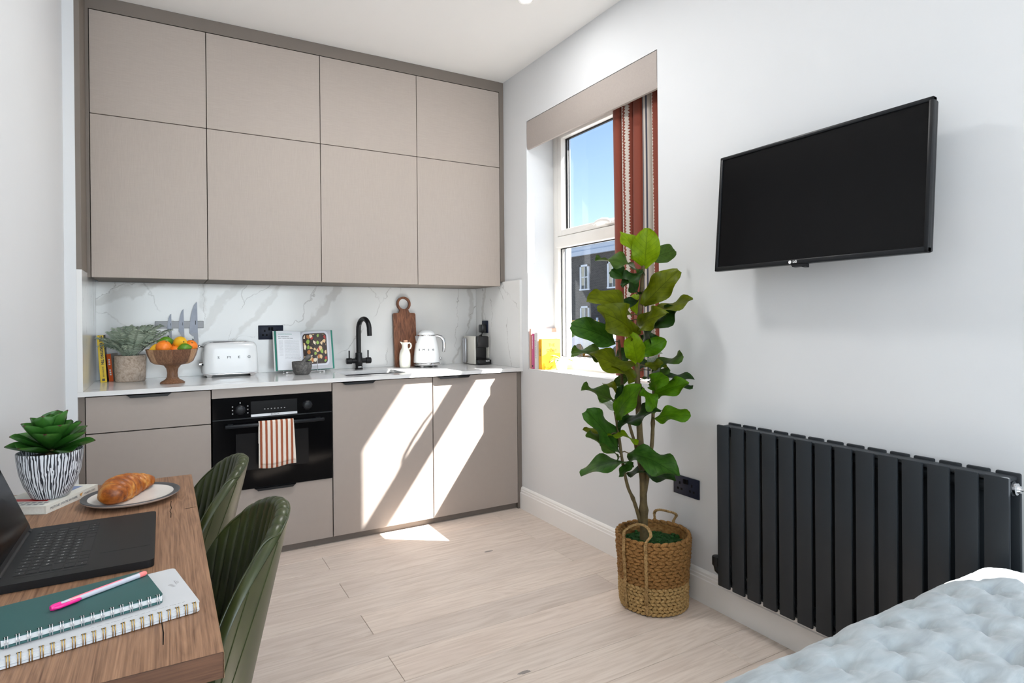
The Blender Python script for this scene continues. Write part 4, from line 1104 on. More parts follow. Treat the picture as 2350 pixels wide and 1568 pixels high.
# cutting board leaning on the splashback
e = thing('cutting_board', 'walnut chopping board with a ring handle leaning on the splashback', 'chopping board', (1.437, 4.0, Z0))
bx0, bx1, bh = 1.362, 1.522, 0.372; bcx, bcz, ro, ri = 1.441, 0.434, 0.050, 0.036
outer = [(bx0 + 0.004, 0.0), (bx1 - 0.004, 0.0), (bx1, 0.004), (bx1, bh - 0.012), (bx1 - 0.006, bh - 0.002), (bx1 - 0.04, bh), (bcx + 0.036, bh + 0.006)]
n = 28; a0 = math.asin((bh + 0.022 - bcz) / ro)
arc = [(bcx + ro * math.cos(a0 + (math.pi - 2 * a0) * i / n), bcz + ro * math.sin(a0 + (math.pi - 2 * a0) * i / n)) for i in range(n + 1)]
outer += arc + [(bcx - 0.036, bh + 0.006), (bx0 + 0.04, bh), (bx0 + 0.006, bh - 0.002), (bx0, bh - 0.012), (bx0, 0.004)]
bm = bmesh.new(); TH = 0.018
def ring(pts, y): return [bm.verts.new((p[0], y, p[1])) for p in pts]
inner = [(bcx + ri * math.cos(2 * math.pi * i / 32), bcz + ri * math.sin(2 * math.pi * i / 32)) for i in range(32)]
for y in (0, TH):
    o1 = ring(outer, y); i1 = ring(inner, y)
    es = [bm.edges.new((o1[i], o1[(i + 1) % len(o1)])) for i in range(len(o1))] + [bm.edges.new((i1[i], i1[(i + 1) % 32])) for i in range(32)]
    bmesh.ops.triangle_fill(bm, use_beauty=True, use_dissolve=False, edges=es)
    if y == 0: oA, iA = o1, i1
for A, B in ((oA, o1), (iA, i1)):
    for i in range(len(A)): bm.faces.new((A[i], A[(i + 1) % len(A)], B[(i + 1) % len(A)], B[i]))
bmesh.ops.recalc_face_normals(bm, faces=bm.faces)
me = bpy.data.meshes.new('board')
bm.transform(Matrix.Translation((0, 3.955, Z0)) @ Matrix.Rotation(R(-5.4), 4, 'X'))
bm.transform(Matrix.Translation(-Vector(e.location))); bm.to_mesh(me); bm.free()
obj('board', me, 'walnut', e)

# oil jug with a cork
e = thing('oil_jug', 'small pale ceramic oil jug with a cork and loop handle', 'jug', (1.398, 3.865, Z0))
jx, jy = 1.398, 3.865
obj('body', MB().lathe([(0.001, 0.001), (0.030, 0.0), (0.034, 0.003), (0.0365, 0.02), (0.0375, 0.06), (0.036, 0.092), (0.030, 0.116), (0.022, 0.130), (0.0195, 0.142), (0.0205, 0.16), (0.0225, 0.170), (0.019, 0.169), (0.016, 0.16), (0.016, 0.14)], 36, (jx, jy, Z0)), 'jug_ceramic', e, True)
obj('spout', MB().add([(jx - 0.018, jy - 0.010, Z0 + 0.170), (jx - 0.018, jy + 0.010, Z0 + 0.170), (jx - 0.035, jy, Z0 + 0.176), (jx - 0.0185, jy, Z0 + 0.150)], [(0, 2, 1), (0, 3, 2), (1, 2, 3), (0, 1, 3)]), 'jug_ceramic', e, True)
obj('handle', MB().tube([(jx + 0.018, jy, Z0 + 0.160), (jx + 0.030, jy, Z0 + 0.167), (jx + 0.041, jy, Z0 + 0.160), (jx + 0.044, jy, Z0 + 0.145), (jx + 0.038, jy, Z0 + 0.130), (jx + 0.024, jy, Z0 + 0.122)], 0.0055, 12), 'jug_ceramic', e, True)
obj('cork', MB().cyl((jx + 0.004, jy, Z0 + 0.158), (jx + 0.004, jy, Z0 + 0.184), 0.0145, 18), 'cork', e, True)

# kettle
kx, ky = 1.556, 3.872
e = thing('kettle', 'white retro electric kettle with a chrome handle', 'kettle', (kx, ky, Z0))
obj('base', MB().lathe([(0.001, 0.012), (0.088, 0.012), (0.090, 0.016), (0.090, 0.026), (0.086, 0.030), (0.001, 0.030)], 44, (kx, ky, Z0)), 'chrome', e, True)
for i in range(4):
    a = math.pi / 4 + math.pi / 2 * i; obj('foot', MB().lathe([(0.012, 0), (0.018, 0.014)], 10, (kx + 0.070 * math.cos(a), ky + 0.070 * math.sin(a), Z0)), 'chrome', e, True)
obj('body', MB().lathe([(0.089, 0.030), (0.0895, 0.034), (0.087, 0.07), (0.082, 0.115), (0.073, 0.165), (0.0635, 0.203), (0.060, 0.212), (0.055, 0.213)], 56, (kx, ky, Z0)), 'appliance_white', e, True, angle=70)
obj('rim', MB().lathe([(0.0605, 0.211), (0.0615, 0.214), (0.060, 0.217), (0.055, 0.217)], 44, (kx, ky, Z0)), 'chrome', e, True)
obj('lid', MB().lathe([(0.0575, 0.2165), (0.0565, 0.226), (0.050, 0.238), (0.036, 0.247), (0.018, 0.251), (0.001, 0.252)], 44, (kx, ky, Z0)), 'appliance_white', e, True)
obj('spout', MB().add([(kx - 0.056, ky - 0.020, Z0 + 0.210), (kx - 0.056, ky + 0.020, Z0 + 0.210), (kx - 0.082, ky, Z0 + 0.212), (kx - 0.068, ky - 0.012, Z0 + 0.160), (kx - 0.068, ky + 0.012, Z0 + 0.160), (kx - 0.076, ky, Z0 + 0.168)], [(0, 2, 1), (0, 3, 5, 2), (1, 2, 5, 4), (0, 1, 4, 3), (3, 4, 5)]), 'chrome', e)
hp = [(kx + 0.052, ky - 0.004, Z0 + 0.206), (kx + 0.075, ky - 0.008, Z0 + 0.209), (kx + 0.100, ky - 0.012, Z0 + 0.204), (kx + 0.117, ky - 0.014, Z0 + 0.185), (kx + 0.123, ky - 0.016, Z0 + 0.155), (kx + 0.122, ky - 0.016, Z0 + 0.125), (kx + 0.118, ky - 0.016, Z0 + 0.098)]
obj('handle', MB().tube(hp, [0.009, 0.010, 0.011, 0.012, 0.0125, 0.012, 0.010], 16), 'chrome', e, True)
obj('switch', MB().sphere((kx + 0.094, ky - 0.02, Z0 + 0.055), 0.008, 12, 8), 'chrome', e, True)
view = math.atan2(-ky, -kx)
for i, ch_ in enumerate('SMEG'):
    a = view + R(-33 + 22.5 * i) - R(3); rr = 0.0828
    lettering(ch_, 0.017, (kx + rr * math.cos(a), ky + rr * math.sin(a), Z0 + 0.118), (-math.sin(a), math.cos(a), 0), (-0.16 * math.cos(a), -0.16 * math.sin(a), 1), 'badge_metal', e, sx=1.3, depth=0.0015)

# capsule coffee machine
e = thing('coffee_machine', 'slim white and black capsule coffee machine in the corner', 'coffee machine', (1.93, 3.88, Z0))
cx0, cx1, cy0, cy1 = 1.886, 2.003, 3.790, 3.975
def cm(x0, x1, y0, y1, z0, z1, b=0.004): return MB().bbox(x0, x1, y0, y1, Z0 + z0, Z0 + z1, b)
obj('side_panel', cm(cx0, cx0 + 0.012, cy0 + 0.01, cy1, 0.004, 0.202), 'coffee_panel', e, True)
obj('side_panel', cm(cx1 - 0.004, cx1, cy0 + 0.01, cy1, 0.044, 0.202, 0.0015), 'coffee_panel', e, True)
obj('body', cm(cx0 + 0.0125, cx1 - 0.0045, cy0 + 0.045, cy1 - 0.002, 0.002, 0.200, 0.006), 'coffee_black', e, True)
obj('brew_head', cm(cx0 + 0.0125, cx1 - 0.012, cy0 - 0.010, cy0 + 0.046, 0.120, 0.200, 0.008), 'coffee_black', e, True)
obj('drip_tray', cm(cx0 + 0.0125, cx1 - 0.002, cy0 - 0.025, cy0 + 0.046, 0.001, 0.036, 0.005), 'coffee_black', e, True)
obj('lever', MB().tube([(cx0 + 0.03, cy0, Z0 + 0.202), (cx0 + 0.06, cy0 + 0.03, Z0 + 0.207), (cx1 - 0.03, cy0 + 0.09, Z0 + 0.206)], 0.005, 8), 'coffee_black', e, True)
lettering('KRUPS', 0.010, (cx0 + 0.085, cy0 - 0.0255, Z0 + 0.026), (1, 0, 0), (0, 0, 1), 'white_letter', e, bold=0.0003)
obj('water_tank', cm(cx0 - 0.016, cx0 - 0.001, cy1 - 0.06, cy1 - 0.01, 0.01, 0.185, 0.004), 'steel', e, True)
socket('wall_socket', 'single dark socket on the right marble side above the coffee machine', 3.872, 1.188, 2.0118, 'x', False, 0.088, 0.088)
e = thing('mains_plug', 'black plug and lead in the socket above the coffee machine', 'plug', (2.0, 3.855, 1.17))
obj('plug_body', MB().bbox(1.966, 2.0035, 3.838, 3.900, 1.146, 1.205, 0.008), 'coffee_black', e, True)
obj('lead', MB().tube([(1.985, 3.87, 1.152), (1.987, 3.90, 1.10), (1.992, 3.96, 1.02), (1.990, 3.985, 0.95), (1.985, 3.985, 0.93)], 0.0035, 8), 'coffee_black', e, True)
# ------------------------------------------------------------------ window dressing
e = thing('pelmet', 'grey-beige fabric pelmet across the window head', 'pelmet', (2.04, 2.72, 2.33))
prof = [(2.0335, 2.509), (2.0300, 2.505), (2.0285, 2.45), (2.0285, 2.40), (2.0300, 2.345), (2.0345, 2.330), (2.046, 2.328), (2.0485, 2.34), (2.0485, 2.509)]
obj('fabric_front', MB().prism(prof, 'y', W1[0] + 0.002, W1[1] - 0.006), 'pelmet_fabric', e, True, angle=30)
obj('return', MB().box(2.0487, 2.20, W1[0] + 0.002, W1[1] - 0.006, 2.495, 2.509), 'pelmet_fabric', e)

def curtain_mat():
    t = NT('curtain_ikat'); v = t.coord('UV'); sp = t.new('ShaderNodeSeparateXYZ'); t.link(v, sp.inputs[0])
    tri = t.math('PINGPONG', t.math('MULTIPLY', sp.outputs[1], 100.0), 0.5)
    n = t.noise(t.coord('UV', (3, 120, 1)), 1.0, 3, 0.7)
    jag = t.math('ADD', t.math('MULTIPLY', t.math('SUBTRACT', tri, 0.25), 0.020), t.math('MULTIPLY', t.math('SUBTRACT', n.outputs['Fac'], 0.5), 0.03))
    x = t.math('ADD', sp.outputs[0], jag)
    rust, cream, navy = lin((128, 66, 52)), lin((196, 187, 178)), lin((70, 72, 84))
    a = t.ramp(x, [(0.0, rust), (0.19, cream), (0.205, rust), (0.225, cream), (0.255, rust), (0.275, cream), (0.305, rust), (0.575, cream), (0.80, rust), (0.85, cream), (0.95, rust)], 'CONSTANT')
    y = sp.outputs[0]
    for p in (0.62, 0.655, 0.70, 0.74):
        f = t.math('LESS_THAN', t.math('ABSOLUTE', t.math('SUBTRACT', y, p)), 0.007)
        a = t.mix(f, a, navy)
    t.base(a); t.set(rough=0.9, spec=0.1, sheen=0.2)
    t.bump(t.noise(t.coord('UV', (300, 900, 1)), 1.0, 2).outputs['Fac'], 0.1, 0.002)
curtain_mat()
def make_curtain(y_lead, y_end, X0, label, pleats, name='curtain'):
    c = thing(name, label, 'curtain', (X0, y_end, 0.93))
    NU, NV = 130, 24
    def cf(u, v):
        # u: 0 leading edge -> 1 stack end
        y = y_lead + (y_end - y_lead) * u
        amp = 0.030 * (0.85 + 0.3 * math.sin(u * 11)) * (1 - 0.2 * (1 - v))
        ph = u * pleats * 2 * math.pi
        x = X0 + amp * math.cos(ph + 0.5 * math.sin(ph)) + 0.004 * math.sin(v * 3 + u * 9)
        y += (0.010 * math.sin(ph * 1.0)) * (1 if y_end < y_lead else -1) * (0.2 if u < 0.02 or u > 0.98 else 1)
        return (x, y, 0.932 + (2.488 - 0.932) * v)
    ob = obj('fabric', MB().grid(cf, NU, NV), 'curtain_ikat', c, True, angle=180)
    uv = ob.data.uv_layers.new(name='UVMap')
    for p in ob.data.polygons:
        for li in p.loop_indices:
            vi = ob.data.loops[li].vertex_index; uv.data[li].uv = ((vi % (NU + 1)) / NU, (vi // (NU + 1)) / NV)
    s = ob.modifiers.new('thickness', 'SOLIDIFY'); s.thickness = 0.003; s.offset = 0
    obj('track', MB().box(X0 - 0.01, X0 + 0.01, min(y_lead, y_end), max(y_lead, y_end), 2.488, 2.4945), 'white_gloss', c)
make_curtain(2.560, 2.150, 2.132, 'rust and cream striped curtain drawn to the right side of the window', 5.5)
make_curtain(0.330, -0.48, 2.132, 'unseen striped curtain added to narrow the sun patch on the bed', 8.5)  # added out of view to block part of the sun on the bed

# books and a small plant on the sill
ZS = W1[2] + 0.0045
def sill_book(name, label, y, x0, d, h, w, spine, front, pages='page_edge'):
    """thickness along y (w), stands with the spine towards the room (-x)"""
    e = thing(name, label, 'book', (x0 + d / 2, y, ZS), 0, 'books on the window sill')
    obj('pages', MB().box(x0 + 0.002, x0 + d - 0.003, y - w / 2 + 0.0015, y + w / 2 - 0.0015, ZS + 0.002, ZS + h - 0.003), pages, e)
    obj('cover', MB().box(x0, x0 + d, y - w / 2, y - w / 2 + 0.0015, ZS, ZS + h).box(x0, x0 + d, y + w / 2 - 0.0015, y + w / 2, ZS, ZS + h), front, e)
    obj('spine', MB().bbox(x0 - 0.0006, x0 + 0.002, y - w / 2, y + w / 2, ZS, ZS + h, 0.0006, 1), spine, e)
    return e
b = sill_book('tall_book', 'tall salmon-spined book against the window reveal', 3.299, 2.036, 0.195, 0.256, 0.016, 'book_salmon', 'book_salmon')
b = sill_book('slim_book', 'slim magenta-pink book on the sill', 3.277, 2.040, 0.155, 0.225, 0.020, 'book_pink', 'book_pink')
for i in range(11): obj('spine_print', MB().box(2.0390, 2.0394, 3.2735, 3.2805, ZS + 0.130 + i * 0.0075, ZS + 0.1345 + i * 0.0075), 'white_letter', b)
obj('publisher_mark', MB().box(2.0390, 2.0394, 3.272, 3.282, ZS + 0.012, ZS + 0.024), 'dark_letter', b)
b = sill_book('white_book', 'white hardback on the sill between the pink and the yellow books', 3.246, 2.046, 0.160, 0.232, 0.034, 'book_white', 'book_white')
lettering('JODI PICOULT', 0.018, (2.0450, 3.250, ZS + 0.125), (0, 0, -1), (0, -1, 0), 'grey_letter', b)
b = sill_book('yellow_book', 'yellow and orange art paperback on the sill beside the small plant', 3.206, 2.052, 0.142, 0.192, 0.034, 'book_amber', 'book_amber')
fy = 3.206 - 0.017
def fp(x, z): return (2.052 + x, fy - 0.0006, ZS + z)
obj('cover_shape', MB().add([fp(0.001, 0.191), fp(0.141, 0.191), fp(0.141, 0.10), fp(0.10, 0.10), fp(0.07, 0.135), fp(0.03, 0.095), fp(0.001, 0.085)], [(0, 1, 2, 3, 4, 5, 6)]), 'book_lemon', b)
obj('cover_shape', MB().add([fp(0.06, 0.055), fp(0.10, 0.085), fp(0.09, 0.04)], [(0, 1, 2)]), 'book_lemon', b)
for s_, z_, sz_ in (('THE', 0.152, 0.026), ('STORY', 0.117, 0.026), ('OF', 0.082, 0.02), ('ART', 0.045, 0.026), ('PHAIDON', 0.014, 0.013)):
    lettering(s_, sz_, (2.052 + (0.075 if s_ != 'PHAIDON' else 0.05), fy - 0.0012, ZS + z_), (1, 0, 0), (0, 0, 1), 'table_oak_end', b, depth=0.0002)
for i in range(6): obj('spine_print', MB().box(2.0508, 2.0513, 3.202, 3.210, ZS + 0.085 + i * 0.008, ZS + 0.090 + i * 0.008), 'table_oak_end', b)
def sill_leaf():
    t = NT('pale_leaf'); v = t.coord('Generated'); sp = t.new('ShaderNodeSeparateXYZ'); t.link(v, sp.inputs[0])
    n = t.noise(v, 5, 2)
    t.base(t.ramp(t.math('ADD', t.math('ABSOLUTE', t.math('SUBTRACT', sp.outputs[1], 0.5)), t.math('MULTIPLY', t.math('SUBTRACT', n.outputs['Fac'], 0.5), 0.4)), [(0.15, lin((110, 158, 92))), (0.32, lin((222, 232, 196))), (0.5, lin((230, 226, 204)))]))
    t.set(rough=0.4)
sill_leaf()
SPX, SPY = 2.150, 3.115
e = thing('small_pot_plant', 'little variegated plant in a white pot on the sill', 'plant', (SPX, SPY, ZS))
obj('pot', MB().lathe([(0.001, 0), (0.030, 0), (0.032, 0.003), (0.041, 0.062), (0.0425, 0.064), (0.0425, 0.068), (0.039, 0.068), (0.036, 0.060), (0.001, 0.058)], 32, (SPX, SPY, ZS)), 'pot_green_white', e, True)
obj('soil', MB().lathe([(0.037, 0.061), (0.001, 0.064)], 16, (SPX, SPY, ZS)), 'soil', e)
def blade(L, wd, up, curl, n=8, thick=0.0):
    """leaf in local frame: grows along +x, rises, curls down"""
    m = MB(); o = []
    for i in range(n + 1):
        t = i / n; w_ = wd * math.sin(math.pi * min(0.999, 0.06 + 0.94 * t)) ** 0.75
        x = L * t * math.cos(up - curl * t * 0.5); z = L * t * math.sin(up - curl * t * 0.5)
        o += [(x, -w_, z + abs(w_) * 0.3), (x, 0, z), (x, w_, z + abs(w_) * 0.3)]
    f = []
    for i in range(n):
        a = 3 * i; f += [(a, a + 3, a + 4, a + 1), (a + 1, a + 4, a + 5, a + 2)]
    return m.add(o, f)
lm = blade(0.085, 0.015, 0.75, 0.9).mesh('leaf'); lm.materials.append(MATS['pale_leaf'])
for p in lm.polygons: p.use_smooth = True
for az, rx, sc in ((2.9, -0.55, 0.95), (2.4, 0.05, 0.95), (-0.4, -0.15, 1.05), (-0.05, -0.45, 1.0), (3.6, -0.55, 0.9), (1.2, -0.2, 0.7), (-1.6, -0.3, 0.6)):
    o = bpy.data.objects.new('leaf', lm); COL.objects.link(o); o.parent = e; o.location = (0, 0, 0.060); o.rotation_euler = (0, -rx, az); o.rotation_euler = (0, -rx, az); o.scale = (sc, sc, sc)

# ------------------------------------------------------------------ television on its wall bracket
def screen_mat():
    t = NT('screen_glass'); t.base((0.006, 0.006, 0.0065)); t.set(rough=0.16, spec=0.14)
screen_mat()
TYc, TZc, TXc = 1.275, 1.645, 1.905; TWd, THt = 0.765, 0.452
e = thing('television', 'black flat-screen television tilted on the right wall', 'television', (TXc, TYc, TZc))
TT = Matrix.Translation((TXc, TYc, TZc)) @ Matrix.Rotation(R(5.0), 4, 'Y')
def tv(a, b, c, d, z0, z1, bev=0.003): return MB().bbox(a, b, c, d, z0, z1, bev).xf(TT)
obj('back_shell', tv(0.004, 0.030, -TWd / 2 + 0.004, TWd / 2 - 0.004, -THt / 2 + 0.004, THt / 2 - 0.004, 0.005), 'tv_plastic', e, True)
bz = MB(); bw = 0.013
for q in ((-TWd / 2, TWd / 2, THt / 2 - bw, THt / 2), (-TWd / 2, TWd / 2, -THt / 2, -THt / 2 + bw + 0.004), (-TWd / 2, -TWd / 2 + bw, -THt / 2, THt / 2), (TWd / 2 - bw, TWd / 2, -THt / 2, THt / 2)):
    bz.bbox(-0.010, 0.010, q[0], q[1], q[2], q[3], 0.003)
bzo = obj('bezel', bz.xf(TT), 'tv_plastic', e, True)
obj('screen', MB().box(-0.004, 0.003, -TWd / 2 + bw, TWd / 2 - bw, -THt / 2 + bw + 0.004, THt / 2 - bw).xf(TT), 'screen_glass', e)
obj('sensor_bump', MB().prism([(-0.028, 0), (0.030, 0), (0.024, -0.009), (-0.010, -0.009), (-0.014, -0.012), (-0.028, -0.012)], 'x', -0.008, 0.008).xf(TT @ Matrix.Translation((0, 0.02, -THt / 2))), 'tv_plastic', bzo)
ro_ = TT @ Vector((-0.0104, 0.034, -THt / 2 + 0.0085)); rt_ = (TT.to_3x3() @ Vector((0, -1, 0))); up_ = (TT.to_3x3() @ Vector((0, 0, 1)))
lettering('LG', 0.0125, ro_, rt_, up_, 'white_letter', bzo, bold=0.0004)
c0 = TT @ Vector((-0.0103, 0.0525, -THt / 2 + 0.0085))
lg = MB(); n = 20; lg.add([tuple(c0 + rt_ * 0.0058 * math.cos(2 * math.pi * i / n) + up_ * 0.0058 * math.sin(2 * math.pi * i / n)) for i in range(n)], [tuple(range(n))])
obj('badge', lg, 'white_letter', bzo)
br = thing('tv_bracket', 'black tilting wall bracket behind the television', 'bracket', (2.0, TYc, TZc))
obj('wall_plate', MB().box(2.024, 2.0305, TYc - 0.12, TYc + 0.12, TZc - 0.1, TZc + 0.1), 'black_metal', br)
obj('arm', MB().box(1.950, 2.024, TYc - 0.03, TYc + 0.03, TZc - 0.03, TZc + 0.03), 'black_metal', br)

# ------------------------------------------------------------------ radiator
e = thing('radiator', 'anthracite double-panel column radiator under the television', 'radiator', (1.96, 1.2, 0.165))
RY0, RY1, NR = 0.722, 1.690, 14
pit = (RY1 - RY0 + 0.0125) / NR; pw = pit - 0.0125
def rpanel(x0, x1, z0, z1): # one flat oval tube
    h = pw / 2; b = 0.004; xm = x1 - x0
    return MB().bbox(x0, x1, -h, h, z0, z1, b, 2).mesh('panel')
rm1 = rpanel(1.917 - 1.96, 1.929 - 1.96, 0.0, 0.646); rm2 = rpanel(1.985 - 1.96, 1.997 - 1.96, 0.0, 0.648)
for mm in (rm1, rm2): mm.materials.append(MATS['radiator_paint'])
for mm in (rm1, rm2):
    for p in mm.polygons: p.use_smooth = True
    mm.set_sharp_from_angle(angle=R(35))
for i in range(NR):
    yy = RY0 + pw / 2 + i * pit - 1.2
    for mm, nm in ((rm1, 'front_panel'), (rm2, 'back_panel')):
        o = bpy.data.objects.new(nm, mm); COL.objects.link(o); o.parent = e; o.location = (0, yy, 0)
for zz in (0.777, 0.205):
    obj('header_pipe', MB().tube([(1.957, RY0 + 0.004, zz), (1.957, RY1 - 0.004, zz)], 0.020, 16), 'radiator_paint', e, True)
obj('header_cover', MB().bbox(1.931, 1.983, RY0 + 0.006, RY1 - 0.006, 0.795, 0.806, 0.003), 'radiator_paint', e, True)
obj('header_cover', MB().bbox(1.931, 1.983, RY0 + 0.006, RY1 - 0.006, 0.172, 0.186, 0.003), 'radiator_paint', e, True)
vv_ = obj('air_vent', MB().tube([(1.957, RY0 + 0.006, 0.777), (1.957, RY0 - 0.004, 0.777), (1.957, RY0 - 0.006, 0.777), (1.957, RY0 - 0.013, 0.777)], [0.016, 0.016, 0.011, 0.009], 18), 'chrome', e, True)
obj('vent_screw', MB().cyl((1.957, RY0 - 0.012, 0.777), (1.957, RY0 - 0.018, 0.777), 0.004, 8), 'chrome', vv_, True)
for zz in (0.30, 0.68): obj('wall_bracket', MB().box(1.997, 2.0305, 1.15, 1.25, zz, zz + 0.03), 'radiator_paint', e)
e = thing('radiator_valve', 'black angled valve at the lower left corner of the radiator', 'valve', (1.957, 1.715, 0.20))
obj('tail', MB().tube([(1.957, 1.689, 0.205), (1.957, 1.712, 0.205), (1.957, 1.722, 0.209), (1.957, 1.728, 0.226)], [0.015, 0.016, 0.016, 0.015], 14), 'black_metal', e, True)
obj('cap', MB().lathe([(0.017, 0.0), (0.0195, 0.003), (0.0195, 0.034), (0.018, 0.037), (0.001, 0.038)], 24, (1.957, 1.728, 0.224)), 'black_metal', e, True)

socket('wall_double_socket', 'dark navy double socket low on the right wall beside the plant basket', 1.960, 0.482, XW - 0.0003, 'x', True, 0.152, 0.086)

# ------------------------------------------------------------------ downlights
DOWN_W = (1.6, 9.0, 0.6, 2.0, 2.0)
def lamp_mat():
    t = NT('lamp_lens'); t.base((1, 1, 1)); t.b.inputs['Emission Color'].default_value = (1, 0.95, 0.88, 1); t.b.inputs['Emission Strength'].default_value = 6.0
lamp_mat()
for i, (lx, ly, lab) in enumerate(((1.605, 2.612, 'recessed ceiling downlight at the top edge of the photo'), (0.95, 2.20, 'added unseen ceiling fill lamp in front of the kitchen'), (0.95, 1.0, 'added unseen ceiling fill lamp in the middle of the room'), (1.0, -1.0, 'added unseen ceiling fill lamp near the rear wall'), (-0.9, -1.0, 'added unseen ceiling fill lamp in the rear alcove'))):
    e = thing('downlight', lab, 'light', (lx, ly, CEIL), 0, 'recessed downlights')
    k = 1.0 if i == 0 else 4.8                       # the unseen ones are added fill lamps, widened to soften shadows
    obj('rim', MB().lathe([(0.030 * k, -0.001), (0.0425 * k, -0.001), (0.0425 * k, -0.004), (0.040 * k, -0.006), (0.030 * k, -0.003)], 36, (lx, ly, CEIL)), 'white_gloss', e, True)
    obj('lens', MB().lathe([(0.032 * k, -0.003), (0.001, -0.0032)], 28, (lx, ly, CEIL)), 'lamp_lens' if i == 0 else 'white_gloss', e)
    d = bpy.data.lights.new('downlight_lamp', 'AREA'); d.shape = 'DISK'; d.size = 0.062 if i == 0 else 0.30; d.energy = DOWN_W[i]; d.color = (1, 0.99, 0.98)
    o = bpy.data.objects.new('downlight_lamp', d); COL.objects.link(o); o.parent = e; o.location = (0, 0, -0.0065)

